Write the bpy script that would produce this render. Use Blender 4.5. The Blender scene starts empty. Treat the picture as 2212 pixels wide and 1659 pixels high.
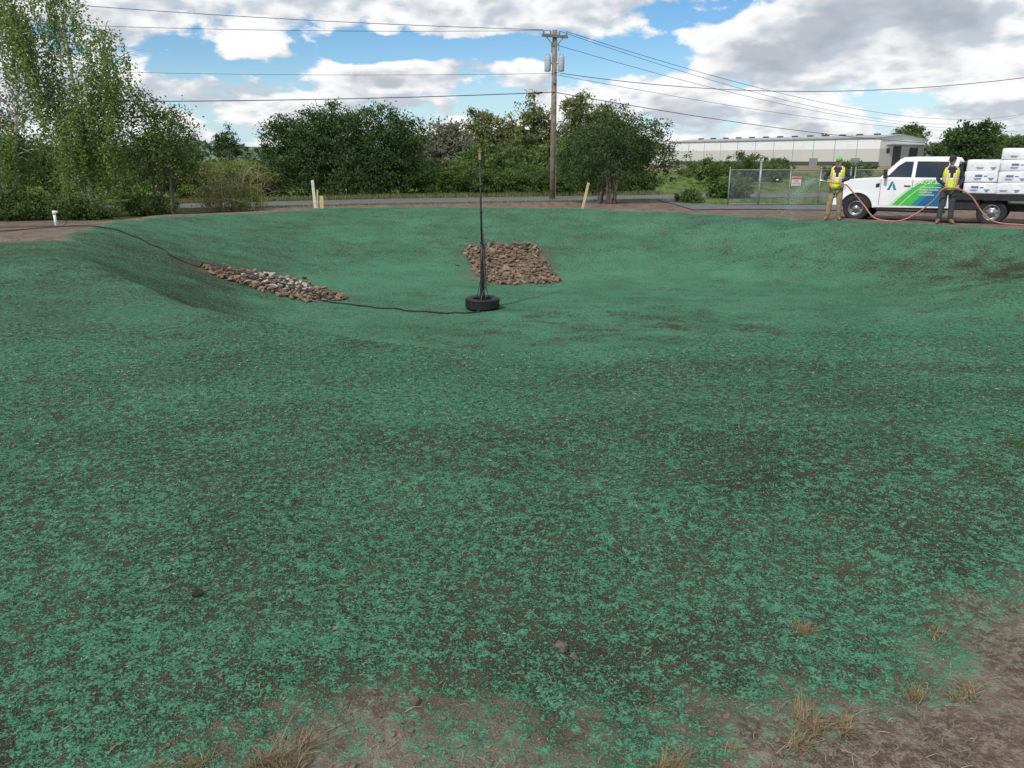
import bpy, math, random, bmesh
import numpy as np
from mathutils import Vector, Matrix
random.seed(7); rng=np.random.default_rng(7)
scene=bpy.context.scene
coll=scene.collection
R=math.radians
# ---------------------------------------------------------------- noise
def vnoise(x,y,seed=0):
    ix=np.floor(x); iy=np.floor(y); fx=x-ix; fy=y-iy
    def h(a,b):
        v=np.sin(a*127.1+b*311.7+seed*74.7)*43758.5453
        return v-np.floor(v)
    u=fx*fx*(3-2*fx); v=fy*fy*(3-2*fy)
    a=h(ix,iy); b=h(ix+1,iy); c=h(ix,iy+1); d=h(ix+1,iy+1)
    return (a*(1-u)+b*u)*(1-v)+(c*(1-u)+d*u)*v
def fbm(x,y,s,octv=3,seed=0):
    t=0; a=1; n=0
    for i in range(octv):
        t=t+a*(vnoise(x*s+13.7*i,y*s-7.3*i,seed+i)*2-1); n+=a; a*=.5; s*=2.03
    return t/n
def sstep(t):
    t=np.clip(t,0,1); return t*t*(3-2*t)
# ---------------------------------------------------------------- terrain
CX,CY=1.5,15.5
def ringtable(pts,sm):
    ang=[];rad=[]
    for x,y in pts:
        ang.append(math.atan2(y-CY,x-CX)); rad.append(math.hypot(x-CX,y-CY))
    o=np.argsort(ang); ang=np.array(ang)[o]; rad=np.array(rad)[o]
    th=np.linspace(-math.pi,math.pi,721)
    r=np.interp(th,ang,rad,period=2*math.pi)[:-1]
    k=np.exp(-0.5*(np.arange(-60,61)*.5/sm)**2); k/=k.sum()
    rp=np.concatenate([r[-60:],r,r[:60]]); r=np.convolve(rp,k,'valid')
    return np.append(r,r[0])
TH=np.linspace(-math.pi,math.pi,721)
RR=ringtable([(9.3,22.4),(11.9,21.0),(14.3,18.5),(13.3,15.0),(10,12.3),(6.9,10.1),(4,8.4),(1.7,7.4),(-.8,7.3),(-2.6,8.3),(-5.4,11.3),(-7.9,14.3),(-9.9,19),(-10.0,24.5),(-6,28),(0,27.6),(5,25.5)],4)
RF=ringtable([(-2.3,10.2),(1.5,9.5),(4.2,10.2),(6.2,11.8),(7.8,13.8),(8.5,16.8),(5.8,19.2),(0,19.1),(-3.7,17.4),(-4.6,14.0)],6)
ss=np.linspace(-.6,1.6,441); kk=np.exp(-.5*(np.arange(-60,61)*.005/.06)**2); kk/=kk.sum()
PRF=np.convolve(np.pad(np.clip(ss,0,1),60,mode='edge'),kk,'valid')
def rim_s(x,y):
    dx=x-CX; dy=y-CY; r=np.hypot(dx,dy); a=np.arctan2(dy,dx)
    rr=np.interp(a,TH,RR); rf=np.interp(a,TH,RF)
    return (r-rf)/(rr-rf), r-rr
def height(x,y):
    x=np.asarray(x,float); y=np.asarray(y,float)
    s,out=rim_s(x,y)
    s=s+.05*fbm(x,y,.35,2,5)*np.clip(s,0,1)
    p=np.interp(s,ss,PRF)
    z=-1.24*(1-p)
    z=z+.10*np.exp(-((x-0)/7)**2-((y-27.0)/2.2)**2)+.14*np.exp(-((x+9.3)/2.4)**2-((y-19.5)/3.5)**2)
    z=z+.34*np.exp(-((x-8.0)/2.9)**2-((y-9.9)/1.7)**2)-.05*np.exp(-((x-.5)/2.4)**2-((y-6.6)/1.2)**2)+.12*np.exp(-((x+7.5)/2.0)**2-((y-12.5)/2.0)**2)
    z=z-.35*sstep((out-.6)/3.2)*sstep((y-20)/3.5)
    near=1-sstep((out-9.0)/2.5)*sstep((y-3)*-1+1)
    near=np.where(y>17,1-sstep((out-1.0)/2.5),near)
    r=np.hypot(x,y)
    near=near*(1-sstep((r-32)/8))
    z=z+near*(.045*fbm(x,y,.45,2,11)+.022*fbm(x,y,1.4,2,21))
    nr=1-sstep((r-14)/12)
    z=z+near*nr*(.010*fbm(x,y,6,2,31))
    nr2=1-sstep((r-4)/6)
    z=z+near*nr2*(.009*fbm(x,y,24,2,41))
    return z
def H(x,y): return float(height(np.array([x]),np.array([y]))[0])
def road_near(x): return np.interp(x,[-60,-20,-6.7,8.6,40,90],[9,30.9,37.7,42.6,50,60])
PILE1=[(-1.4,22.0),(-1.25,22.7),(-.7,23.1),(0,23.0),(.55,23.2),(.85,22.6),(.8,21.6),(1.05,20.6),(1.25,19.3),(.95,18.9),(.3,19.0),(-.3,18.85),(-.7,19.2),(-.85,20.0),(-1.1,20.8)]
PILE2=[(-6.85,17.15),(-6.2,17.65),(-5.2,17.8),(-4.2,17.3),(-3.5,16.6),(-4.3,16.15),(-5.4,16.2),(-6.4,16.6)]
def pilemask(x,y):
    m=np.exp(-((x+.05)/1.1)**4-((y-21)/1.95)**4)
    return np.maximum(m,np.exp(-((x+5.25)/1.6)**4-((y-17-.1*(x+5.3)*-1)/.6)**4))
def green_mask(x,y):
    s,out=rim_s(x,y)
    n=fbm(x,y,1.1,3,51)
    edge=np.interp(x,[-3,-1.3,-.95,-.3,.25,.6,1.0,1.5,2.0,3,8],[1.1,1.35,1.78,1.93,1.84,1.82,1.98,2.28,2.56,2.8,3.3])
    fg=np.clip((y-edge+.20*fbm(x,y,2.2,3,61)+.20*fbm(x,y,8,3,63))/.80+.45,0,1)
    side=1-sstep((-x-9.3+.4*n)/1.2)*sstep((y-15.5)/1.5)
    far_=np.where(out>0,1-sstep((out+.1+.45*n)/.7),1)
    return np.where(y<16.5,fg*side,far_)
def dark_mask(x,y):
    d=.32+.07*fbm(x,y,.5,3,71)+.14*fbm(x*.8,y*1.5,1.9,4,81)
    s,out=rim_s(x,y)
    fl=1-sstep((s-.05)/.35)
    d=d-.13*fl-.06*sstep((y-17)/3)
    d=d+.11*fbm(x*.9,y*1.3,3.4,3,84)*sstep((y-9)/3)*(1-sstep((y-25)/3))
    st=sstep((fbm(x*.9,y*1.5,2.6,4,87)+.0)/.30)
    for (cx,cy,sx,sy,a) in [(11.3,17.3,2.6,2.2,.26),(9.2,14.5,1.8,1.2,.18),(1.6,14.0,2.9,1.6,.27),(4.2,13.0,2.2,1.3,.20)]:  # right-bank blobs: dark soil, plus grazing-slope shade put into the colour
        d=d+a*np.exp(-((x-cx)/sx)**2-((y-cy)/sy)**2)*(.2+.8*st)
    for (cx,cy,sx,sy,a) in [(1.3,4.2,1.0,.9,.08),(-2.2,4.6,1.0,.6,.05),(-1.4,2.9,1.0,.5,.05),(.5,2.5,.6,.3,.06),(-4.9,12.9,2.2,1.4,.10),(-7.2,15.8,1.6,1.6,.08),
                         (-8.5,17.5,1.2,2,.06),(.5,7.0,3.0,.35,-.10),(-3.6,9.0,1.2,.6,-.08),(4.6,8.3,2.4,.6,-.14),(7.2,9.6,1.8,.7,-.14),(0,1.9,2.2,.3,.05)]:  # negative blobs paint the near lip brighter, as if catching light
        d=d+a*np.exp(-((x-cx)/sx)**2-((y-cy)/sy)**2)
    return np.clip(d,0,1)
# ---------------------------------------------------------------- materials
def newmat(name):
    m=bpy.data.materials.new(name); m.use_nodes=True
    nt=m.node_tree; nt.nodes.clear()
    return m,nt
def N(nt,t,**kw):
    n=nt.nodes.new(t)
    for k,v in kw.items(): setattr(n,k,v)
    return n
def L(nt,a,b): nt.links.new(a,b)
def M(nt,op,a,b=None,c=None,clamp=False):
    n=nt.nodes.new('ShaderNodeMath'); n.operation=op; n.use_clamp=clamp
    for i,v in enumerate((a,b,c)):
        if v is None: continue
        if isinstance(v,(int,float)): n.inputs[i].default_value=v
        else: nt.links.new(v,n.inputs[i])
    return n.outputs[0]
def mixc(nt,f,a,b):
    n=nt.nodes.new('ShaderNodeMix'); n.data_type='RGBA'
    for s,v in ((n.inputs['Factor'],f),(n.inputs[6],a),(n.inputs[7],b)):
        if isinstance(v,(int,float)): s.default_value=v
        elif isinstance(v,tuple): s.default_value=(*v,1) if len(v)==3 else v
        else: nt.links.new(v,s)
    return n.outputs[2]
def mapr(nt,v,a,b,c=0,d=1,smooth=True):
    n=nt.nodes.new('ShaderNodeMapRange'); n.clamp=True
    if smooth: n.interpolation_type='SMOOTHSTEP'
    nt.links.new(v,n.inputs[0])
    for i,k in zip((1,2,3,4),(a,b,c,d)): n.inputs[i].default_value=k
    return n.outputs[0]
def noise(nt,vec,scale,detail=3,rough=.55,dist=0):
    n=nt.nodes.new('ShaderNodeTexNoise'); n.inputs['Scale'].default_value=scale; n.inputs['Detail'].default_value=detail
    n.inputs['Roughness'].default_value=rough; n.inputs['Distortion'].default_value=dist
    if vec is not None: nt.links.new(vec,n.inputs['Vector'])
    return n.outputs['Fac']
def pmat(name,col,rough=.6,var=.15,scale=8,metal=0,bump=0,bscale=40,spec=.4,dirt=None):
    m,nt=newmat(name)
    out=N(nt,'ShaderNodeOutputMaterial'); p=N(nt,'ShaderNodeBsdfPrincipled')
    tc=N(nt,'ShaderNodeTexCoord')
    f=noise(nt,tc.outputs['Object'],scale,2)
    c1=tuple(max(0,c*(1-var)) for c in col); c2=tuple(min(1,c*(1+var)) for c in col)
    c=mixc(nt,mapr(nt,f,.3,.7),c1,c2)
    if dirt:
        f2=noise(nt,tc.outputs['Object'],scale*.4,4,.7)
        c=mixc(nt,mapr(nt,f2,.5,.75,0,dirt[1]),c,dirt[0])
    L(nt,c,p.inputs['Base Color']); p.inputs['Roughness'].default_value=rough; p.inputs['Metallic'].default_value=metal
    p.inputs['Specular IOR Level'].default_value=spec
    if bump:
        b=N(nt,'ShaderNodeBump'); b.inputs['Strength'].default_value=bump; b.inputs['Distance'].default_value=.02
        L(nt,noise(nt,tc.outputs['Object'],bscale,2),b.inputs['Height']); L(nt,b.outputs[0],p.inputs['Normal'])
    L(nt,p.outputs[0],out.inputs[0])
    return m
def leafmat(name,c1,c2,trans=.3):
    m,nt=newmat(name); out=N(nt,'ShaderNodeOutputMaterial')
    at=N(nt,'ShaderNodeAttribute',attribute_name='tint')
    c=mixc(nt,at.outputs['Fac'],c1,c2)
    d=N(nt,'ShaderNodeBsdfDiffuse')
    t=N(nt,'ShaderNodeBsdfTranslucent'); L(nt,c,d.inputs['Color']); L(nt,c,t.inputs['Color'])
    mx=N(nt,'ShaderNodeMixShader'); mx.inputs[0].default_value=trans
    L(nt,d.outputs[0],mx.inputs[1]); L(nt,t.outputs[0],mx.inputs[2]); L(nt,mx.outputs[0],out.inputs[0])
    return m
# ---------------------------------------------------------------- mesh helpers
def meta(o,label=None,cat=None,group=None,kind=None):
    if label: o["label"]=label
    if cat: o["category"]=cat
    if group: o["group"]=group
    if kind: o["kind"]=kind
    return o
def empty(name,loc,rot=0,**kw):
    o=bpy.data.objects.new(name,None); o.empty_display_size=.3
    o.location=loc; o.rotation_euler=(0,0,rot) if not isinstance(rot,tuple) else rot
    coll.objects.link(o); meta(o,**kw); return o
def mkmesh(name,v,f,mats,parent=None,smooth=False,mi=None,bevel=0,seg=2,loc=None,rot=None):
    me=bpy.data.meshes.new(name); me.from_pydata([tuple(a) for a in v],[],[tuple(a) for a in f]); 
    if not isinstance(mats,(list,tuple)): mats=[mats]
    for m in mats: me.materials.append(m)
    if mi: me.polygons.foreach_set('material_index',mi)
    if smooth: me.polygons.foreach_set('use_smooth',[True]*len(me.polygons))
    me.update()
    o=bpy.data.objects.new(name,me); coll.objects.link(o)
    if parent: o.parent=parent
    if loc: o.location=loc
    if rot: o.rotation_euler=rot
    if bevel:
        b=o.modifiers.new('b','BEVEL'); b.width=bevel; b.segments=seg; b.limit_method='ANGLE'; b.angle_limit=R(35)
    return o
class B:
    def __init__(s): s.v=[]; s.f=[]; s.m=[]
    def add(s,v,f,m=0):
        k=len(s.v); s.v+= [tuple(a) for a in v]; s.f+=[tuple(i+k for i in a) for a in f]; s.m+=[m]*len(f); return s
    def box(s,c,d,m=0,rz=0):
        x,y,z=d[0]/2,d[1]/2,d[2]/2; v=[]
        for a in (-1,1):
            for b in (-1,1):
                for e in (-1,1):
                    px,py=a*x,b*y
                    v.append((c[0]+px*math.cos(rz)-py*math.sin(rz),c[1]+px*math.sin(rz)+py*math.cos(rz),c[2]+e*z))
        return s.add(v,[(0,1,3,2),(4,6,7,5),(0,4,5,1),(2,3,7,6),(0,2,6,4),(1,5,7,3)],m)
    def tube(s,pts,rad,n=8,m=0,cap=True):
        pts=[Vector(p) for p in pts]
        if isinstance(rad,(int,float)): rad=[rad]*len(pts)
        v=[];up=None
        for i,p in enumerate(pts):
            t=(pts[min(i+1,len(pts)-1)]-pts[max(i-1,0)]).normalized()
            if up is None:
                up=Vector((0,0,1)) if abs(t.z)<.9 else Vector((1,0,0))
            a=t.cross(up).normalized(); b=a.cross(t).normalized(); up=b
            for k in range(n):
                th=2*math.pi*k/n; v.append(p+(a*math.cos(th)+b*math.sin(th))*rad[i])
        f=[]
        for i in range(len(pts)-1):
            for k in range(n):
                k2=(k+1)%n; f.append((i*n+k,i*n+k2,(i+1)*n+k2,(i+1)*n+k))
        if cap: f.append(tuple(range(n))[::-1]); f.append(tuple((len(pts)-1)*n+k for k in range(n)))
        return s.add(v,f,m)
    def prism(s,poly,y0,y1,m=0):
        n=len(poly); v=[(x,y0,z) for x,z in poly]+[(x,y1,z) for x,z in poly]
        f=[tuple(range(n)),tuple(range(n,2*n))[::-1]]+[(i,i+n,(i+1)%n+n,(i+1)%n) for i in range(n)]
        return s.add(v,f,m)
    def revolve(s,prof,c,axis='z',n=24,m=0):
        v=[]
        for r,h in prof:
            for k in range(n):
                a=2*math.pi*k/n; x,y=r*math.cos(a),r*math.sin(a)
                p={'z':(x,y,h),'y':(x,h,y),'x':(h,x,y)}[axis]
                v.append((c[0]+p[0],c[1]+p[1],c[2]+p[2]))
        f=[]
        for i in range(len(prof)-1):
            for k in range(n):
                k2=(k+1)%n; f.append((i*n+k,i*n+k2,(i+1)*n+k2,(i+1)*n+k))
        return s.add(v,f,m)
    def ell(s,c,r,n=12,k=8,e=1.0,m=0,jit=0):
        v=[];f=[]
        def sp(a): return math.copysign(abs(a)**e,a)
        for i in range(k+1):
            ph=-math.pi/2+math.pi*i/k
            for j in range(n):
                th=2*math.pi*j/n; q=1+random.uniform(-jit,jit)
                v.append((c[0]+r[0]*sp(math.cos(ph))*sp(math.cos(th))*q,c[1]+r[1]*sp(math.cos(ph))*sp(math.sin(th))*q,c[2]+r[2]*sp(math.sin(ph))*q))
        for i in range(k):
            for j in range(n):
                j2=(j+1)%n; f.append((i*n+j,i*n+j2,(i+1)*n+j2,(i+1)*n+j))
        return s.add(v,f,m)
    def obj(s,name,mats,parent=None,**kw): return mkmesh(name,s.v,s.f,mats,parent,mi=s.m,**kw)
def catmull(P,n=8):
    P=[Vector(p) for p in P]; Q=[P[0]*2-P[1]]+P+[P[-1]*2-P[-2]]; out=[]
    for i in range(1,len(Q)-2):
        for k in range(n):
            t=k/n; a,b,c,d=Q[i-1],Q[i],Q[i+1],Q[i+2]
            out.append(.5*((2*b)+(c-a)*t+(2*a-5*b+4*c-d)*t*t+(3*b-a-3*c+d)*t**3))
    out.append(P[-1]); return out
def bigmesh(name,v,faces4,mat,parent=None,tint=None,smooth=False,attrs=None):
    me=bpy.data.meshes.new(name); nv=len(v); nf=len(faces4)
    me.vertices.add(nv); me.vertices.foreach_set('co',np.ascontiguousarray(v,dtype=np.float32).ravel())
    me.loops.add(nf*4); me.loops.foreach_set('vertex_index',np.ascontiguousarray(faces4,dtype=np.int32).ravel())
    me.polygons.add(nf); me.polygons.foreach_set('loop_start',np.arange(0,nf*4,4,dtype=np.int32))
    me.polygons.foreach_set('loop_total',np.full(nf,4,dtype=np.int32))
    if smooth: me.polygons.foreach_set('use_smooth',np.ones(nf,dtype=bool))
    me.update(calc_edges=True); me.validate()
    A=dict(attrs or {})
    if tint is not None: A['tint']=tint
    for k,a in A.items():
        at=me.attributes.new(k,'FLOAT','POINT'); at.data.foreach_set('value',np.ascontiguousarray(a,dtype=np.float32))
    me.materials.append(mat)
    o=bpy.data.objects.new(name,me); coll.objects.link(o)
    if parent: o.parent=parent
    return o
# ---------------------------------------------------------------- camera
cam=bpy.data.cameras.new('camera'); cam.lens=27.2; cam.sensor_width=36; cam.clip_end=9000; cam.clip_start=.05
co=bpy.data.objects.new('camera',cam); coll.objects.link(co); co.location=(0,0,1.7); co.rotation_euler=(R(90-16.2),0,0)
scene.camera=co
scene.view_settings.view_transform='Standard'; scene.view_settings.look='None'; scene.view_settings.exposure=0
# ---------------------------------------------------------------- sun + sky
SE,SAZ=R(45),R(216)
sd=Vector((math.sin(SAZ)*math.cos(SE),math.cos(SAZ)*math.cos(SE),math.sin(SE)))
sun=bpy.data.lights.new('sun','SUN'); sun.energy=3.1; sun.angle=R(2.5); sun.color=(1,.95,.87)
so=bpy.data.objects.new('sun',sun); coll.objects.link(so); so.rotation_euler=sd.to_track_quat('Z','Y').to_euler()
w=bpy.data.worlds.new('World'); scene.world=w; w.use_nodes=True; nt=w.node_tree; nt.nodes.clear()
try: w.cycles.sampling_method='MANUAL'; w.cycles.sample_map_resolution=256
except Exception: pass
wo=N(nt,'ShaderNodeOutputWorld'); sky=N(nt,'ShaderNodeTexSky',sky_type='NISHITA',sun_disc=False,sun_elevation=SE,sun_rotation=SAZ)
sky.ozone_density=4; sky.air_density=1.0; sky.dust_density=.2
bg1=N(nt,'ShaderNodeBackground'); bg1.inputs[1].default_value=.12
tc=N(nt,'ShaderNodeTexCoord'); sx=N(nt,'ShaderNodeSeparateXYZ'); L(nt,tc.outputs['Generated'],sx.inputs[0])
az=M(nt,'MULTIPLY',M(nt,'ARCTAN2',sx.outputs[0],sx.outputs[1]),57.2958)
el=M(nt,'MULTIPLY',M(nt,'ARCSINE',sx.outputs[2]),57.2958)
hs=N(nt,'ShaderNodeHueSaturation'); hs.inputs['Saturation'].default_value=1.25; L(nt,sky.outputs[0],hs.inputs['Color'])
L(nt,mixc(nt,mapr(nt,el,-.5,6.5,.85,0),hs.outputs[0],(4.4,6.0,7.4)),bg1.inputs[0])
blobs=[(-21,8.9,9,1.7,.20),(-8.7,5.5,4.0,.8,.26),(-16,3.4,5.5,1.1,.24),(23,7.2,8.5,2.4,.46),(-2,9.8,9,.9,.16),(16,2.6,16,1.3,.08),
       (-4,7.3,8,.65,-.42),(8,6.7,3.4,1.0,-.40),(-20,5.7,5,.75,-.36),(29,3.7,4.5,.45,-.26),(-9,4.4,5,.3,-.14)]
bs=None
def lin(v,c,s): return M(nt,'MULTIPLY_ADD',v,1/s,-c/s)
for (ba,be,s1,s2,am) in blobs:
    qa=lin(az,ba,s1); qe=lin(el,be,s2)
    q=M(nt,'MULTIPLY_ADD',qe,qe,M(nt,'MULTIPLY',qa,qa))
    q=M(nt,'MULTIPLY',M(nt,'DIVIDE',1.0,M(nt,'MULTIPLY_ADD',q,q,1.0)),am)
    bs=q if bs is None else M(nt,'ADD',bs,q)
def nz(daz,dele,det,rg_=.55):
    cv=N(nt,'ShaderNodeCombineXYZ'); L(nt,M(nt,'MULTIPLY_ADD',az,.18,daz*.18),cv.inputs[0])
    e=M(nt,'MULTIPLY',M(nt,'POWER',M(nt,'MAXIMUM',M(nt,'ADD',el,1.0+dele),.01),.8),.70)
    L(nt,e,cv.inputs[1]); cv.inputs[2].default_value=3.7
    return noise(nt,cv.outputs[0],1.0,det,rg_,.1)
a0_=nz(0,0,6,.54); a1_=nz(-.6,.75,3,.52); 
d0=M(nt,'ADD',M(nt,'MULTIPLY_ADD',a0_,1.75,-.29),bs)
cover=mapr(nt,d0,.45,.59)
lit=mapr(nt,M(nt,'SUBTRACT',a0_,a1_),-.12,.07)
thick=mapr(nt,d0,.74,1.08)
cc=mixc(nt,lit,(.58,.64,.72),(1.05,1.05,1.05))
cc=mixc(nt,M(nt,'MULTIPLY',thick,.80),cc,(.40,.45,.52))
cc=mixc(nt,mapr(nt,el,-1,3.0,.45,0),cc,(.86,.91,.96))
bg2=N(nt,'ShaderNodeBackground'); L(nt,cc,bg2.inputs[0]); bg2.inputs[1].default_value=.95
mx=N(nt,'ShaderNodeMixShader'); L(nt,cover,mx.inputs[0]); L(nt,bg1.outputs[0],mx.inputs[1]); L(nt,bg2.outputs[0],mx.inputs[2]); L(nt,mx.outputs[0],wo.inputs[0])
# ---------------------------------------------------------------- ground
def ground_material():
    m,nt=newmat('ground_material'); out=N(nt,'ShaderNodeOutputMaterial'); p=N(nt,'ShaderNodeBsdfDiffuse')
    geo=N(nt,'ShaderNodeTexCoord').outputs['Object']
    A_=lambda k:N(nt,'ShaderNodeAttribute',attribute_name=k).outputs['Fac']
    g,dk,gr,dry,n3,n4=A_('g_green'),A_('g_dark'),A_('g_grass'),A_('g_dry'),A_('g_n3'),A_('g_n4')
    nA=noise(nt,geo,22,4,.86,.2); nB=noise(nt,geo,95,2,.8,.5)
    dirt=mixc(nt,mapr(nt,n3,.25,.75),(.105,.080,.063),(.185,.145,.117))
    dirt=mixc(nt,mapr(nt,nA,.42,.62,0,.8),dirt,(.28,.225,.185))
    soil=mixc(nt,nB,(.016,.014,.010),(.066,.050,.038))
    ga=mixc(nt,mapr(nt,n4,.3,.7),(.044,.152,.086),(.066,.200,.120))
    ga=mixc(nt,mapr(nt,nB,.36,.66,0,.75),ga,(.128,.318,.200))
    ga=mixc(nt,mapr(nt,nA,.56,.70,0,.35),ga,(.20,.36,.25))
    h=M(nt,'MULTIPLY_ADD',nA,.62,M(nt,'MULTIPLY',nB,.38))
    h=M(nt,'MULTIPLY_ADD',M(nt,'SUBTRACT',n3,.5),.03,h)
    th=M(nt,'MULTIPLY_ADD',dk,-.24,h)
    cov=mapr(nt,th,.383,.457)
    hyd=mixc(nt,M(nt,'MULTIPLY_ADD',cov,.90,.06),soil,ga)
    gg=mapr(nt,M(nt,'ADD',g,M(nt,'MULTIPLY_ADD',M(nt,'SUBTRACT',h,.525),4.2,M(nt,'MULTIPLY',M(nt,'SUBTRACT',n3,.5),.40))),.30,.70)
    c=mixc(nt,gg,dirt,hyd)
    grass=mixc(nt,mapr(nt,n3,.3,.7),(.06,.10,.03),(.12,.18,.055))
    grass=mixc(nt,mapr(nt,n4,.4,.7,0,.5),grass,(.17,.18,.075))
    c=mixc(nt,mapr(nt,M(nt,'MULTIPLY_ADD',M(nt,'SUBTRACT',nA,.5),1.2,gr),.4,.6),c,grass)
    dc=mixc(nt,n4,(.20,.16,.10),(.27,.23,.14))
    c=mixc(nt,dry,c,dc)
    L(nt,c,p.inputs['Color'])
    b=N(nt,'ShaderNodeBump'); b.inputs['Strength'].default_value=.85; b.inputs['Distance'].default_value=.03
    L(nt,h,b.inputs['Height']); L(nt,b.outputs[0],p.inputs['Normal'])
    L(nt,p.outputs[0],out.inputs[0]); return m
fa=np.arange(-46,46.01,.2); ca=np.arange(50,311,4.0)
A=np.radians(np.concatenate([fa,ca])); nA_=len(A)
r1=np.exp(np.arange(math.log(1.2),math.log(36),.0062)); r2=np.exp(np.arange(math.log(36*1.05),math.log(6000),.06))
RD=np.concatenate([[.02,.3,.7],r1,r2]); nR=len(RD)
X=np.outer(RD,np.sin(A)); Y=np.outer(RD,np.cos(A))
Z=height(X,Y)
V=np.stack([X.ravel(),Y.ravel(),Z.ravel()],1)
ii,jj=np.meshgrid(np.arange(nR-1),np.arange(nA_),indexing='ij'); j2=(jj+1)%nA_
F=np.stack([ii*nA_+jj,ii*nA_+j2,(ii+1)*nA_+j2,(ii+1)*nA_+jj],-1).reshape(-1,4)[:,::-1]
xf,yf=X.ravel(),Y.ravel()
grassm=sstep((yf-(road_near(xf)+4.6))/.8)
grassm=np.maximum(grassm,.75*sstep((-11-xf)/3)*sstep((yf-26.5)/1.5)*(1-sstep((yf-road_near(xf)+1.4)/.6)))
grassm=np.maximum(grassm,.45*sstep((yf-road_near(xf)+1.4)/1.2)*(xf<6))
grassm=np.maximum(grassm,sstep((np.hypot(xf,yf-15)-34)/6))
grassm=np.where((yf>36.5)&(xf>9),1,grassm)
drym=sstep((yf-120)/20)*(1-sstep((yf-330)/50))*sstep((xf-20)/10)+.7*sstep((yf-70)/20)*(1-sstep((yf-140)/30))*sstep((-xf-15)/8)
n3=.5+.5*fbm(xf,yf,5,3,91)*1.2; n4=.5+.5*fbm(xf,yf,.9,3,95)*1.3
pm=pilemask(xf,yf)
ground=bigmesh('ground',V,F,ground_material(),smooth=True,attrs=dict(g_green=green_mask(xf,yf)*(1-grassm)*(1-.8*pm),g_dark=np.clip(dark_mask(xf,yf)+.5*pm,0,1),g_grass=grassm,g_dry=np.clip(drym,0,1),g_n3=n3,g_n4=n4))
ground["kind"]="structure"
def hill(pts,name,col):
    v=[];f=[]
    n=160
    for i in range(n):
        x=pts[0]+(pts[1]-pts[0])*i/(n-1); t=i/(n-1)
        h=pts[3]*(.35+.65*math.sin(math.pi*min(1,max(0,t)))**.7)+pts[3]*.18*float(fbm(np.array([t*9.]),np.array([pts[2]]),1.,4,9)[0])
        v+=[(x,pts[2]-150,-2),(x,pts[2],h),(x,pts[2]+400,-2)]
    for i in range(n-1):
        for k in range(2): f.append((i*3+k,i*3+3+k,i*3+4+k,i*3+1+k))
    o=mkmesh(name,v,f,pmat(name+'_material',col,.9,.25,.02),smooth=True); o["kind"]="structure"
hill((-2600,300,2600,44),'hills',(.11,.16,.10))
hill((200,3400,3000,36),'hills',(.13,.18,.14))
# ---------------------------------------------------------------- road
asph=pmat('asphalt',(.13,.13,.132),.85,.18,3,bump=.3,bscale=60)
def strip(name,near,far_,xs,dz,ny=5):
    v=[];f=[]
    for x in xs:
        a,b=near(x),far_(x)
        for k in range(ny):
            y=a+(b-a)*k/(ny-1); v.append((x,y,H(x,y)+dz))
    for i in range(len(xs)-1):
        for k in range(ny-1): f.append((i*ny+k,i*ny+ny+k,i*ny+ny+k+1,i*ny+k+1))
    o=mkmesh(name,v,f,asph,smooth=True); o["kind"]="structure"; return o
strip('road',lambda x:float(road_near(x)),lambda x:float(road_near(x))+4.8,np.arange(-60,80,1.0),.02)
strip('driveway',lambda x:33.4+.30*math.sin(x*.8)+.10*math.sin(x*3.1)-.02*x,lambda x:min(36.6,float(road_near(x))) if x>9.3 else float(road_near(x))-.01,np.arange(7.6,24,.25),.03)
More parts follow.
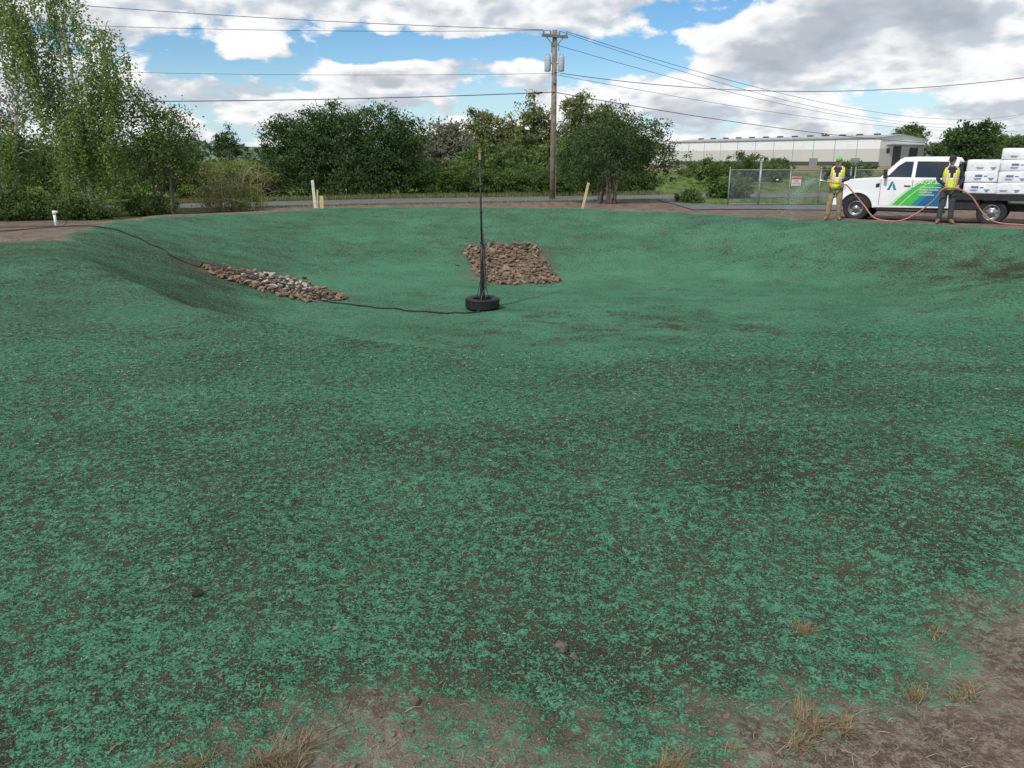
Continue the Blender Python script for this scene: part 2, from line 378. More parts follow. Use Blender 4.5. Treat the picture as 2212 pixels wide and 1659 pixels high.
# ---------------------------------------------------------------- mulch fibres near the camera
def fibres():
    n=310000
    a=rng.uniform(-R(38),R(38),n); r=np.exp(rng.uniform(math.log(1.65),math.log(9),n))
    x=r*np.sin(a); y=r*np.cos(a)
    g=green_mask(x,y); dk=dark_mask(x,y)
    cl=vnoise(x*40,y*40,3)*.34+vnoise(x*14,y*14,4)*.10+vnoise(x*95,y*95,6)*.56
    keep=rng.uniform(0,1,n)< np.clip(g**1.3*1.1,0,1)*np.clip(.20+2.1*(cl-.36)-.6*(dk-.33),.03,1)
    x,y,r,cl=x[keep],y[keep],r[keep],cl[keep]; n=len(x)
    z=height(x,y)+rng.uniform(.0,.008,n)
    sc=np.clip(r/3.2,.72,2.1)
    ln=rng.uniform(.005,.016,n)*sc; wd=rng.uniform(.0006,.0013,n)*sc
    th=rng.uniform(0,math.pi*2,n); dx=np.cos(th); dy=np.sin(th)
    b=rng.uniform(-.8,.8,n); dx2=np.cos(th+b); dy2=np.sin(th+b)
    lift=rng.uniform(-.1,.6,n)
    P0=np.stack([x,y,z],1); P1=P0+np.stack([dx*ln*.5,dy*ln*.5,ln*lift*.5],1); P2=P1+np.stack([dx2*ln*.5,dy2*ln*.5,-ln*.2*np.ones(n)],1)
    W=np.stack([-dy*wd,dx*wd,rng.uniform(-.6,.6,n)*wd],1)
    V=np.stack([P0-W*.6,P0+W*.6,P1-W,P1+W,P2-W*.5,P2+W*.5],1).reshape(-1,3)
    k=np.arange(n)*6
    F=np.concatenate([np.stack([k,k+2,k+3,k+1],1),np.stack([k+2,k+4,k+5,k+3],1)])
    t=rng.uniform(0,.80,n)*.85+cl*.15; pale=rng.uniform(0,1,n)<.03; t=np.where(pale,1,np.clip(t,0,.85))
    m,nt=newmat('mulch_fibre_material'); out=N(nt,'ShaderNodeOutputMaterial'); p=N(nt,'ShaderNodeBsdfDiffuse')
    at=N(nt,'ShaderNodeAttribute',attribute_name='tint'); cr=N(nt,'ShaderNodeValToRGB'); L(nt,at.outputs['Fac'],cr.inputs[0])
    e=cr.color_ramp.elements; e[0].position=0; e[0].color=(.016,.070,.038,1); e[1].position=.86; e[1].color=(.130,.365,.228,1)
    q=e.new(.5); q.color=(.044,.180,.102,1); q=e.new(.97); q.color=(.42,.44,.32,1)
    L(nt,cr.outputs[0],p.inputs['Color']); L(nt,p.outputs[0],out.inputs[0])
    o=bigmesh('mulch_fibres',V,F,m,tint=np.repeat(t,6)); meta(o,label="green wood-fibre hydroseed mulch covering the basin soil",cat="mulch",kind="stuff")
fibres()
def litter():
    n=8000
    a=rng.uniform(-R(36),R(36),n); r=np.exp(rng.uniform(math.log(1.7),math.log(3.6),n))
    x=r*np.sin(a); y=r*np.cos(a); g=green_mask(x,y); keep=(rng.uniform(0,1,n)<np.where(g<.55,.75,.06)*np.where(x>.3,1,.5))
    x,y=x[keep],y[keep]; n=len(x); z=height(x,y)+.004
    ln=rng.uniform(.012,.060,n); wd=rng.uniform(.0005,.0012,n); th=rng.uniform(0,6.283,n); b=rng.uniform(-.5,.5,n)
    P0=np.stack([x,y,z],1); P1=P0+np.stack([np.cos(th)*ln*.5,np.sin(th)*ln*.5,ln*rng.uniform(0,.25,n)],1); P2=P1+np.stack([np.cos(th+b)*ln*.5,np.sin(th+b)*ln*.5,-ln*.05],1)
    W=np.stack([-np.sin(th)*wd,np.cos(th)*wd,wd*.3],1)
    V=np.stack([P0-W,P0+W,P1-W,P1+W,P2-W*.5,P2+W*.5],1).reshape(-1,3); k=np.arange(n)*6
    F=np.concatenate([np.stack([k,k+2,k+3,k+1],1),np.stack([k+2,k+4,k+5,k+3],1)])
    o=bigmesh('straw_litter',V,F,leafmat('straw_litter_material',(.13,.10,.065),(.40,.33,.23),.1),tint=np.repeat(rng.uniform(0,1,n),6)); meta(o,label="loose dry straw and twig bits on bare soil",cat="straw",kind="stuff")
litter()
clodmat=pmat('soil_clod_material',(.15,.118,.094),.95,.4,30,bump=.6,bscale=60)
def hullmesh(n,sx_,sy_,sz_,bev=0):
    bm=bmesh.new()
    for _ in range(n):
        v=Vector((random.gauss(0,1),random.gauss(0,1),random.gauss(0,1))).normalized()
        bm.verts.new((v.x*sx_*random.uniform(.8,1.1),v.y*sy_*random.uniform(.8,1.1),v.z*sz_*random.uniform(.8,1.1)))
    r=bmesh.ops.convex_hull(bm,input=bm.verts)
    bmesh.ops.delete(bm,geom=[g for g in r['geom_interior'] if isinstance(g,bmesh.types.BMVert)],context='VERTS')
    if bev: bmesh.ops.bevel(bm,geom=list(bm.edges),offset=bev,segments=1,affect='EDGES')
    return bm
HV=[]
for i in range(10):
    bm=hullmesh(11,1,.8,.6); bm.verts.index_update(); HV.append(([tuple(v.co) for v in bm.verts],[tuple(v.index for v in f.verts) for f in bm.faces])); bm.free()
def clods():
    n=7500; b_v=[];b_f=[]
    a=rng.uniform(-R(36),R(36),n); r=np.exp(rng.uniform(math.log(1.7),math.log(6),n))
    x=r*np.sin(a); y=r*np.cos(a); g=green_mask(x,y); keep=(g<.65)|(rng.uniform(0,1,n)<.08)
    x,y=x[keep],y[keep]; z=height(x,y)
    for i in range(len(x)):
        s=.0026*math.exp(random.gauss(.45,.55)); s=min(s,.015)
        hv,hf=random.choice(HV); k=len(b_v); c,si=math.cos(i),math.sin(i)
        b_v+=[(x[i]+s*(p[0]*c-p[1]*si),y[i]+s*(p[0]*si+p[1]*c),z[i]+s*(p[2]+.25)) for p in hv]; b_f+=[tuple(q+k for q in f) for f in hf]
    o=mkmesh('soil_clods',b_v,b_f,clodmat); meta(o,label="small scattered crumbs of brown soil and gravel",cat="soil",kind="stuff")
clods()
darkclod=pmat('dark_clod_material',(.035,.032,.028),.95,.4,30,bump=.6,bscale=60)
for (x,y,s,dk_) in [(-1.27,2.76,.034,1),(.18,2.44,.034,0),(.22,2.39,.022,0),(-.32,2.14,.026,0),(.62,2.0,.016,0),(1.95,3.0,.03,1),(.5,3.05,.016,1),(-.6,2.6,.014,1),(1.3,2.95,.018,0)]:
    bm=hullmesh(18,s,s*.8,s*.65,s*.08); me=bpy.data.meshes.new('soil_clod'); bm.to_mesh(me); bm.free(); me.materials.append(darkclod if dk_ else clodmat)
    o=bpy.data.objects.new('soil_clod',me); coll.objects.link(o); o.location=(x,y,H(x,y)+s*.3); o.rotation_euler=(0,0,random.uniform(0,6))
    meta(o,label="lump of brown soil lying on green mulch",cat="soil clod",group="soil clods on the mulch")
# dry grass tufts
strawm=leafmat('dry_straw_material',(.15,.115,.07),(.38,.31,.19),.2)
def tuft(x,y,n,h,spread,m=strawm,label="clump of dry tan grass in bare soil",dirn=None,br=2.4,up=0):
    P=[];F=[];T=[]
    subs=[(random.gauss(0,spread*.40),random.gauss(0,spread*.22)) for _ in range(5)]
    d0_=random.uniform(0,6.28) if dirn is None else dirn
    for i in range(n):
        sx_,sy_=random.choice(subs)
        a=d0_+random.gauss(0,br/1.7); l=h*math.exp(random.gauss(-.25,.4)); lean=random.uniform(.3-up,1.5-up)
        bx,by=sx_+random.gauss(0,.012),sy_+random.gauss(0,.012); wv=random.uniform(.0007,.0016); t=random.random()
        px,py=-math.sin(a)*wv,math.cos(a)*wv; k=len(P); bend=random.gauss(0,.35)
        for j in range(5):
            u=j/4; rr=l*lean*u; aa=a+bend*u; zz=l*max(0,(u*(1.1-.5*lean)-.28*u*u)) + .002
            ww=(1-u*.8)
            P.append((bx+rr*math.cos(aa)-px*ww,by+rr*math.sin(aa)-py*ww,zz)); P.append((bx+rr*math.cos(aa)+px*ww,by+rr*math.sin(aa)+py*ww,zz)); T+=[t,t]
        for j in range(4): F.append((k+2*j,k+2*j+1,k+2*j+3,k+2*j+2))
    o=bigmesh('grass_tuft',np.array(P),np.array(F),m,tint=np.array(T)); o.location=(x,y,H(x,y)-.003)
    meta(o,label=label,cat="grass tuft",group="dry grass tufts in the soil")
tuft(-.68,1.87,800,.085,.15); tuft(-.95,1.88,150,.05,.07); tuft(.95,2.03,760,.065,.18,dirn=.5); tuft(.50,1.90,260,.05,.14); tuft(1.12,2.57,380,.045,.028,up=.25,br=5)
tuft(-.05,1.80,240,.055,.12); tuft(1.5,2.16,320,.05,.15); tuft(1.62,2.55,90,.03,.08); tuft(2.0,2.75,80,.03,.05)
wg=leafmat('weed_blade_material',(.05,.10,.03),(.20,.20,.08),.3)
tuft(2.73,4.07,110,.07,.12,wg,"low weedy clump of grass poking from mulch"); tuft(3.07,4.4,70,.10,.10,wg,"low weedy clump of grass poking from mulch")
# ---------------------------------------------------------------- riprap
rockmats=[pmat('rock_brown_material',(.175,.120,.083),.9,.4,5,bump=.5,bscale=14),pmat('rock_tan_material',(.245,.175,.122),.9,.35,5,bump=.5,bscale=14),pmat('rock_grey_material',(.38,.36,.33),.9,.3,5,bump=.5,bscale=14)]
def rockmesh(mat):
    bm=hullmesh(11,.56,.44,.30,.02); me=bpy.data.meshes.new('rock'); bm.to_mesh(me); bm.free(); me.materials.append(mat); return me
RM=[[rockmesh(m) for i in range(7)] for m in rockmats]
def inpoly(x,y,P):
    c=False; j=len(P)-1
    for i in range(len(P)):
        if (P[i][1]>y)!=(P[j][1]>y) and x<(P[j][0]-P[i][0])*(y-P[i][1])/(P[j][1]-P[i][1])+P[i][0]: c=not c
        j=i
    return c
def pile(poly,count,smin,smax,greyc,group,where,nfill,lift):
    xs=[p[0] for p in poly]; ys=[p[1] for p in poly]; pts=[]; tries=0; dmin=(smin+smax)*.42
    while len(pts)<count and tries<90000:
        tries+=1; x=random.uniform(min(xs),max(xs)); y=random.uniform(min(ys),max(ys))
        if not inpoly(x,y,poly): continue
        if any((x-a)**2+(y-b)**2<dmin*dmin for a,b in pts):
            if tries%300==0: dmin*=.97
            continue
        pts.append((x,y))
    for x,y in pts:
        gi=0 if random.random()<.55 else 1
        if greyc and math.hypot((x-greyc[0])/greyc[2],(y-greyc[1])/greyc[3])<1 and random.random()<.85: gi=2
        s=random.uniform(smin,smax)
        o=bpy.data.objects.new('rock',random.choice(RM[gi])); coll.objects.link(o)
        o.scale=(s,s*random.uniform(.8,1.1),s*random.uniform(.8,1.2)); o.rotation_euler=(random.uniform(-.5,.5),random.uniform(-.5,.5),random.uniform(0,6.28))
        o.location=(x,y,H(x,y)+s*random.uniform(.04,.20)+random.uniform(0,lift))
        meta(o,label=("pale grey" if gi==2 else "reddish brown")+" angular riprap rock "+where,cat="rock",group=group)
    v=[];f=[]; c=0
    while c<nfill:
        x=random.uniform(min(xs)-.1,max(xs)+.1); y=random.uniform(min(ys)-.1,max(ys)+.1)
        if not inpoly(x,y,poly) and random.random()>.03: continue
        c+=1; s=random.uniform(.03,.075); hv,hf=random.choice(HV); k=len(v); a=random.uniform(0,6.28); ca,sa=math.cos(a),math.sin(a); z=H(x,y)+random.uniform(-.01,.05)+lift*.5*random.random()
        v+=[(x+s*(p[0]*ca-p[1]*sa),y+s*(p[0]*sa+p[1]*ca),z+s*(p[2]+.3)) for p in hv]; f+=[tuple(q+k for q in g) for g in hf]
    o=mkmesh('rubble',v,f,rockmats[0]); meta(o,label="small broken stones filling gaps between riprap rocks",cat="rubble",kind="stuff")
pile(PILE1,188,.14,.26,None,"riprap rocks on the far slope","on the sloped basin bank",560,.02)
pile(PILE2,112,.13,.22,(-5.2,17.1,.75,.6),"riprap rocks on the side slope","beside a black cable in the basin",300,.06)
# ---------------------------------------------------------------- tyre + standpipe
rubber=pmat('black_rubber',(.018,.018,.019),.65,.3,12,bump=.3); blackp=pmat('black_plastic',(.02,.02,.022),.45,.2)
steel=pmat('galvanised_steel',(.26,.28,.29),.5,.15,6,metal=.4); 
TX,TY=-.6,15.55; TZ=H(TX,TY)
def tyreprofile(R0,Ri,w):
    return [(Ri,-w*.38),(Ri+.02,-w*.45),(R0*.86,-w*.5),(R0*.96,-w*.44),(R0,-w*.36),(R0-.012,-w*.2),(R0,-w*.18),(R0,-w*.02),(R0-.012,0),(R0,w*.02),(R0,w*.18),(R0-.012,w*.2),(R0,w*.36),(R0*.96,w*.44),(R0*.86,w*.5),(Ri+.02,w*.45),(Ri,w*.38),(Ri,-w*.38)]
e=empty('spare_tyre',(TX,TY,TZ),label="used black rubber tyre lying flat as a pole base",cat="tyre")
b=B(); b.revolve(tyreprofile(.345,.20,.22),(0,0,.115),'z',40)
for i in range(40):
    a=2*math.pi*i/40; 
    for zz in (.06,.17): b.box((math.cos(a)*.343,math.sin(a)*.343,zz),(.016,.03,.045),0,a)
b.obj('tyre_carcass',rubber,e,smooth=False)
b=B(); b.revolve([(0.0,.09),(.19,.09),(.205,.12),(.205,.05),(.0,.05)],(0,0,0),'z',28); b.obj('steel_rim',pmat('rusty_rim',(.05,.045,.042),.7,.4,10),e,smooth=True)
e=empty('standpipe',(TX,TY,TZ),label="tall thin black sensor mast standing in an old tyre",cat="pole")
b=B(); b.tube([(0,0,.1),(0,0,.22),(0,0,.9),(0,0,1.3)],[.055,.052,.032,.026],12); b.obj('mast_base',blackp,e,smooth=True)
b=B(); b.tube([(0,0,1.28),(-.01,0,2.0),(-.02,0,2.9)],[.021,.019,.017],10)
for z in (1.3,1.9,2.4): b.tube([(-.01,0,z),(-.01,0,z+.05)],.027,10)
b.obj('mast_tube',blackp,e,smooth=True)
b=B(); b.tube([(-.02,0,2.9),(-.02,0,3.02)],.028,10); b.tube([(-.02,0,3.0),(-.02,0,3.12)],.010,8); b.box((-.02,0,3.06),(.09,.02,.02)); b.obj('sprinkler_head',pmat('brass',(.35,.28,.15),.5,.2,metal=.5),e)
b=B()
for k in range(3):
    a=k*2.1+.4; b.tube([(0,0,.75),(math.cos(a)*.17,math.sin(a)*.17,.1)],.007,6)
b.obj('stay_rod',blackp,e)
cw=[(-19,18.9),(-15,18.6),(-12.4,18.7),(-10.6,19.25),(-9.6,19.0),(-8.3,18.1),(-7.2,17.2),(-6,16.95),(-4.8,16.7),(-3.6,16.1),(-2.6,15.7),(-1.9,15.35),(-1.2,15.05),(-.75,15.1),(-.62,15.22)]
pts=catmull([(x,y,0) for x,y in cw],14); pts=[Vector((p.x+.02*math.sin(i*.7),p.y+.03*math.sin(i*.45),H(p.x,p.y)+.024+(.12 if -6.8<p.x<-3.9 else 0))) for i,p in enumerate(pts)]
pts+= [Vector((-.60,15.24,TZ+.3)),Vector((-.53,15.5,TZ+.45)),Vector((-.55,15.53,TZ+1.2)),Vector((-.58,15.53,TZ+1.5))]
b=B(); b.tube(pts,.015,6); o=b.obj('water_hose',blackp,smooth=True); meta(o,label="thin black hose snaking down the slope to the tyre",cat="hose")
cw=[(-20,20.6),(-16,20.2),(-13,20.3),(-11.9,20.0),(-11.45,19.8)]
pts=[Vector((p.x,p.y+.05*math.sin(i*.5),H(p.x,p.y)+.02)) for i,p in enumerate(catmull([(x,y,0) for x,y in cw],10))]
b=B(); b.tube(pts,.012,6); o=b.obj('water_hose',blackp,smooth=True); meta(o,label="thin black hose lying on bare brown dirt",cat="hose")
pvc=pmat('white_pvc',(.78,.78,.76),.4,.05)
e=empty('riser_pipe',(-11.35,19.6,H(-11.35,19.6)),label="short white plastic riser pipe with elbow in dirt",cat="pipe")
b=B(); b.tube([(0,0,-.05),(0,0,.33)],.032,12); b.obj('pipe_shaft',pvc,e,smooth=True)
b=B(); b.tube([(0,0,.30),(0,0,.39)],.042,12); b.tube([(-.02,0,.36),(.09,0,.36)],.028,10); b.obj('pipe_cap',pvc,e,smooth=True)
b=B(); b.tube(catmull([(.08,0,.36),(.16,-.02,.38),(.27,-.02,.28),(.28,-.03,.10),(.20,-.05,.03),(.02,-.08,.02)],6),.008,6); b.obj('pipe_tubing',blackp,e,smooth=True)
wood=pmat('pale_wood',(.55,.42,.24),.7,.18,9); wpaint=pmat('weathered_white_wood',(.62,.60,.50),.7,.18,9)
def stake(x,y,h,wd,tilt,m,label,pointed=True):
    b=B(); b.prism([(-wd/2,-.1),(wd/2,-.1),(wd/2,h),(wd*.2,h+.03),(-wd/2,h)] if pointed else [(-wd/2,-.1),(wd/2,-.1),(wd/2,h),(-wd/2,h)],-.018,.018)
    o=b.obj('survey_stake',m,bevel=.003,seg=1); o.location=(x,y,H(x,y)); o.rotation_euler=(0,tilt,.15); meta(o,label=label,cat="stake",group="wooden survey stakes on the basin rim")
stake(-7.05,28.4,.95,.10,-.04,wpaint,"tall pale wooden stake stuck upright in dirt"); stake(-6.92,28.2,.62,.05,.05,wood,"thin pale wooden lath beside a taller stake")
stake(-6.72,28.0,.42,.13,.02,wood,"short tan wooden board stake on the rim",False); stake(2.45,27.5,.88,.085,.22,wood,"tilted tan wooden stake on the rim",False)
# ---------------------------------------------------------------- utility pole and wires
pw=pmat('pole_wood',(.22,.185,.15),.85,.3,3,bump=.4,bscale=20); trg=pmat('transformer_grey',(.40,.45,.50),.4,.08); porc=pmat('insulator_grey',(.25,.22,.2),.3,.1)
PX,PY=2.16,42.4; PZ=H(PX,PY)
e=empty('utility_pole',(PX,PY,PZ),label="weathered wooden utility pole with two grey transformers and crossarm",cat="utility pole")
b=B(); b.tube([(0,0,-.3),(0,0,4),(0.0,0,8.3)],[.17,.145,.12],14); b.obj('pole_shaft',pw,e,smooth=True)
b=B(); b.box((0,-.14,8.0),(1.45,.11,.13),0,.45); b.tube([(-.45,-.34,7.95),(0,-.12,7.5)],.02,6); b.tube([(.45,.06,7.95),(0,-.12,7.5)],.02,6); b.obj('crossarm',pw,e)
for tx in (-.34,.34):
    b=B(); b.revolve([(0,-.02),(.15,0),(.165,.03),(.165,.68),(.15,.72),(.06,.75),(0,.75)],(tx,-.08,6.35),'z',18)
    b.tube([(tx-.06,-.08,7.08),(tx-.07,-.08,7.25)],.03,8); b.tube([(tx+.06,-.08,7.08),(tx+.07,-.08,7.25)],.03,8); b.box((tx*.5,-.05,6.75),(.2,.06,.08))
    for k in (.2,.5): b.revolve([(.168,0),(.172,.01),(.168,.02)],(tx,-.08,6.35+k),'z',18)
    b.obj('transformer',trg,e,smooth=True)
for d in (-.65,-.25,.25,.65):
    b=B(); cx,cy=d*math.cos(.45),-.14+d*math.sin(.45); b.revolve([(0,0),(.03,0),(.05,.05),(.03,.08),(.05,.11),(.03,.17),(0,.18)],(cx,cy,8.07),'z',10); b.obj('insulator',porc,e,smooth=True)
b=B(); b.box((-.16,-.05,7.45),(.05,.05,.4)); b.box((.2,-.1,7.5),(.05,.05,.35)); b.box((0,-.16,5.9),(.12,.1,.25)); b.tube([(.12,-.13,5.8),(.15,-.15,0)],.012,6); b.obj('fuse_cutout',porc,e)
wm=pmat('wire_black',(.025,.025,.027),.6,.1)
def wire(a,bb,sag,r=.014,label="thin black overhead power line sagging from pole"):
    a=Vector(a);bb=Vector(bb);P=[]
    for i in range(33):
        t=i/32; p=a.lerp(bb,t); p.z-=sag*4*t*(1-t); P.append(p)
    b=B(); b.tube(P,r,5); o=b.obj('power_line',wm,smooth=True); meta(o,label=label,cat="power line",group="overhead power lines on the utility pole")
c45,s45=math.cos(.45),math.sin(.45)
def arm(d): return (PX+d*c45,PY-.14+d*s45,PZ+8.25)
wire(arm(-.65),(-33,40,9.7),.30); wire(arm(-.25),(-33,41.2,8.5),.30,.011)
wire((PX,PY-.15,PZ+6.25),(-38,44,6.8),.35,.009); wire((PX,PY-.15,PZ+5.35),(-34,36,4.3),.30,.02,"thick black service cable hung from pole")
wire(arm(.65),(75,118,8.2),2.3); wire(arm(.25),(74,119,7.7),2.5,.012); wire((PX+.1,PY,PZ+7.6),(76,117,6.9),2.2,.012)
wire((PX,PY-.15,PZ+6.3),(44,42,9.6),2.4,.016); wire((PX,PY-.15,PZ+5.35),(72,105,3.9),1.3,.02,"thick black service cable hung from pole")
wire((PX,PY-.15,PZ+6.2),(73,112,5.6),1.2,.011)
b=B(); b.tube([(PX-1.0,PY-.33,PZ+5.29),(PX-.6,PY-.26,PZ+5.32)],.045,8); o=b.obj('cable_splice',blackp,smooth=True); meta(o,label="black splice sleeve on overhead service cable",cat="cable splice")
# ---------------------------------------------------------------- vegetation
barkd=pmat('bark_brown',(.12,.10,.08),.9,.3,8); barkw=pmat('birch_bark',(.50,.47,.42),.8,.3,5,dirt=((.06,.05,.045),.8))
def leafquads(P,size,rg,asp=.55,vert=0):
    n=len(P); u=rg.normal(size=(n,3)); 
    if vert: u[:,2]-=vert
    u/=np.linalg.norm(u,axis=1)[:,None]
    w_=rg.normal(size=(n,3)); v=np.cross(u,w_); v/=np.linalg.norm(v,axis=1)[:,None]
    s=(size*rg.uniform(.6,1.3,n))[:,None]
    V=np.stack([P-u*s*.5,P+v*s*.5*asp+u*s*.05,P+u*s*.5,P-v*s*.5*asp+u*s*.05],1).reshape(-1,3)
    k=np.arange(n)*4; F=np.stack([k,k+1,k+2,k+3],1); return V,F
def crownpts(ells,nclump,per,cr,rg,bias=2.0,zfl=.75):
    vol=np.array([e[3]*e[4]*e[5] for e in ells])**.8; vol/=vol.sum()
    idx=rg.choice(len(ells),nclump,p=vol); E=np.array(ells)[idx]
    d=rg.normal(size=(nclump,3)); d/=np.linalg.norm(d,axis=1)[:,None]
    rr=rg.uniform(0,1,nclump)**(1/(3*bias/2))
    C=E[:,:3]+d*E[:,3:6]*rr[:,None]*rg.uniform(.85,1.15,nclump)[:,None]
    C[:,2]=np.maximum(C[:,2],.1)
    size=rg.uniform(.6,1.5,nclump)*cr
    o=rg.normal(size=(nclump,per,3))*size[:,None,None]*.55; o[:,:,2]*=zfl
    P=(C[:,None,:]+o).reshape(-1,3)
    ct=rg.uniform(0,1,nclump); t=np.repeat(ct,per)*.55+rg.uniform(0,.35,nclump*per)+.12*o[:,:,2].ravel()/np.repeat(size,per)
    P[:,2]=np.maximum(P[:,2],.03)
    return P,np.clip(t,0,1),C
def trunk(b,base,C,r0,nl,rg,top=None,stems=1,spread=.2):
    for s in range(stems):
        a=rg.uniform(0,6.28); bx,by=base[0]+spread*math.cos(a)*(stems>1),base[1]+spread*math.sin(a)*(stems>1)
        tgt=C[rg.integers(len(C))] if top is None or s>0 else np.array(top)
        if stems>1 and top is not None: tgt=np.array(top)*.5+C[rg.integers(len(C))]*.5; tgt[2]=max(tgt[2],top[2]*.75)
        P=catmull([(bx,by,-.1),(bx+(tgt[0]-bx)*.15+rg.normal()*.05,by+(tgt[1]-by)*.15,tgt[2]*.35),(bx+(tgt[0]-bx)*.5+rg.normal()*.12,by+(tgt[1]-by)*.5+rg.normal()*.1,tgt[2]*.7),tuple(tgt)],5)
        n=len(P); rad=[r0*(1-.88*i/(n-1)) for i in range(n)]; b.tube(P,rad,8)
        for _ in range(max(1,nl//stems)):
            i=rg.integers(int(n*.2),int(n*.85)); c=C[rg.integers(len(C))]
            if c[2]<P[i].z*.8: continue
            p=P[i]; mid=(p.x*.5+c[0]*.5,p.y*.5+c[1]*.5,p.z*.45+c[2]*.55+.1)
            Q=catmull([tuple(p),mid,tuple(c)],4); m=len(Q); b.tube(Q,[rad[i]*.5*(1-.85*k/(m-1))+.004 for k in range(m)],5)
def tree(name,base,ells,nclump,per,cr,leaf,lm,label,cat,seed,r0=.15,nl=14,top=None,stems=1,bark=barkd,group=None,spread=.2,bias=2.0,asp=.55,crown='crown'):
    rg=np.random.default_rng(seed); x,y=base; z=H(x,y) if math.hypot(x,y)<200 else -.35
    e=empty(name,(x,y,z),label=label,cat=cat,group=group)
    P,t,C=crownpts(ells,nclump,per,cr,rg,bias)
    V,F=leafquads(P,leaf,rg,asp)
    bigmesh(crown,V,F,lm,e,tint=np.repeat(t,4))
    if r0>0:
        b=B(); trunk(b,(0,0),C,r0,nl,rg,top,stems,spread); b.obj('trunk',bark,e,smooth=True)
    return e
lg_dark=leafmat('willow_leaf',(.032,.070,.026),(.120,.185,.070)); lg_mid=leafmat('mid_leaf',(.06,.105,.032),(.19,.25,.09))
lg_birch=leafmat('birch_leaf',(.10,.170,.045),(.31,.41,.13),.45); lg_olive=leafmat('olive_leaf',(.10,.13,.05),(.30,.31,.14)); lg_ivy=leafmat('bramble_leaf',(.045,.09,.028),(.16,.225,.07))
lg_yel=leafmat('young_leaf',(.13,.19,.045),(.34,.39,.12),.4); lg_grey=leafmat('grey_twig_leaf',(.12,.13,.09),(.27,.26,.19))
def birch(x,y,h,rx,seed,nst=420,lean=0,lean2=1.0):
    rg=np.random.default_rng(seed); z=H(x,y)
    e=empty('birch_tree',(x,y,z),label="weeping birch with hanging green foliage and pale trunk",cat="tree",group="birch trees beside the dirt path")
    b=B(); T=catmull([(0,0,-.1),(.1+lean*.2,0,h*.3),(-.05+lean*.6,.1,h*.6),(lean,0,h)],7); n=len(T); rad=[.11*(1-.9*i/(n-1)) for i in range(n)]; b.tube(T,rad,9)
    T2=catmull([(.2,.1,-.1),(.6,.1,h*.3),(1.1,-.1,h*.5),(1.4+lean,-.1,h*.70*lean2)],6); b.tube(T2,[.07*(1-.88*i/(len(T2)-1)) for i in range(len(T2))],7)
    T3=catmull([(-.15,.1,-.1),(-.55,-.1,h*.35),(-1.2,-.1,h*.6),(-1.8+lean,0,h*.85)],6); b.tube(T3,[.075*(1-.88*i/(len(T3)-1)) for i in range(len(T3))],7)
    tips=[]
    for src in (T,T2,T3):
        for i in range(int(len(src)*.22),len(src)):
            for _ in range(3):
                a=rg.uniform(0,6.28); l=rx*rg.uniform(.3,1.1)*(1.15-.55*i/len(src)); p=src[i]
                q=Vector((p.x+l*math.cos(a),p.y+l*math.sin(a)*.8,p.z+rg.uniform(-.1,.9)))
                Q=catmull([tuple(p),tuple((p+q)/2+Vector((0,0,.25))),tuple(q)],4); b.tube(Q,[.024*(1-.8*k/(len(Q)-1)) for k in range(len(Q))],5,0)
                tips+=Q[3:]
    PP=[];TT=[]
    tips=[t_ for t_ in tips if vnoise(np.array([t_.x*.8+seed]),np.array([t_.z*.7]),seed)[0]>.37]
    for s in range(nst):
        p=tips[rg.integers(len(tips))]; ln=rg.uniform(.5,2.4); m=int(ln*28); ct=rg.uniform(0,1)
        u=rg.uniform(0,1,m)**.8; dx,dy=rg.normal()*.22,rg.normal()*.22; sx,sy=rg.normal()*.17,rg.normal()*.2; wdt=.03+.07*rg.uniform()
        pts=np.stack([p.x+sx+dx*u+rg.normal(size=m)*wdt,p.y+sy+dy*u+rg.normal(size=m)*wdt,p.z+.1-ln*u],1)
        PP.append(pts[pts[:,2]>.25]); TT.append((ct*.55+rg.uniform(0,.45,m))[pts[:,2]>.25])
    P=np.concatenate(PP); V,F=leafquads(P,.086,rg,.75,.3); bigmesh('crown',V,F,lg_birch,e,tint=np.repeat(np.concatenate(TT),4))
    b.obj('trunk',barkw,e,smooth=True)
birch(-15.3,28.9,8.5,1.9,3,960,-.1); birch(-18.2,28.6,8.6,1.8,4,740,-.2); birch(-21.3,30,7.6,1.9,6,400)
tree('small_tree',(-13.0,29.6),[(.4,0,3.0,1.0,1.2,1.0),(.8,0,2.2,1.0,1.2,.8),(-.2,0,3.6,.8,.9,.8),(-.3,0,2.0,1.0,1,.9),(1.2,0,3.0,.6,.7,.6)],180,40,.30,.10,lg_mid,"slender leafy roadside tree with several thin trunks","tree",11,.06,24,(0.2,0,3.8),4,spread=.35,bias=1.6)
for (x,y,rx,h,sd_,m_) in [(-17.6,27.6,1.6,1.0,21,lg_ivy),(-15.2,28.0,1.2,.7,22,lg_ivy),(-20.0,28.4,1.8,1.5,23,lg_ivy),(-13.6,30.0,1.1,.7,24,lg_mid)]:
    tree('shrub',(x,y),[(0,0,h*.45,rx,.8,h*.55)],int(70*rx),60,.22,.10,m_,"low dense green shrub at the foot of the birches","shrub",sd_,.02,5,(0,0,h*.8),3,group="low shrubs under the birches")
e=empty('dry_brush',(-11.4,32.0,H(-11.4,32.0)),label="tangle of bare brown arching twigs beside the road",cat="brush")
b=B(); rg=np.random.default_rng(5)
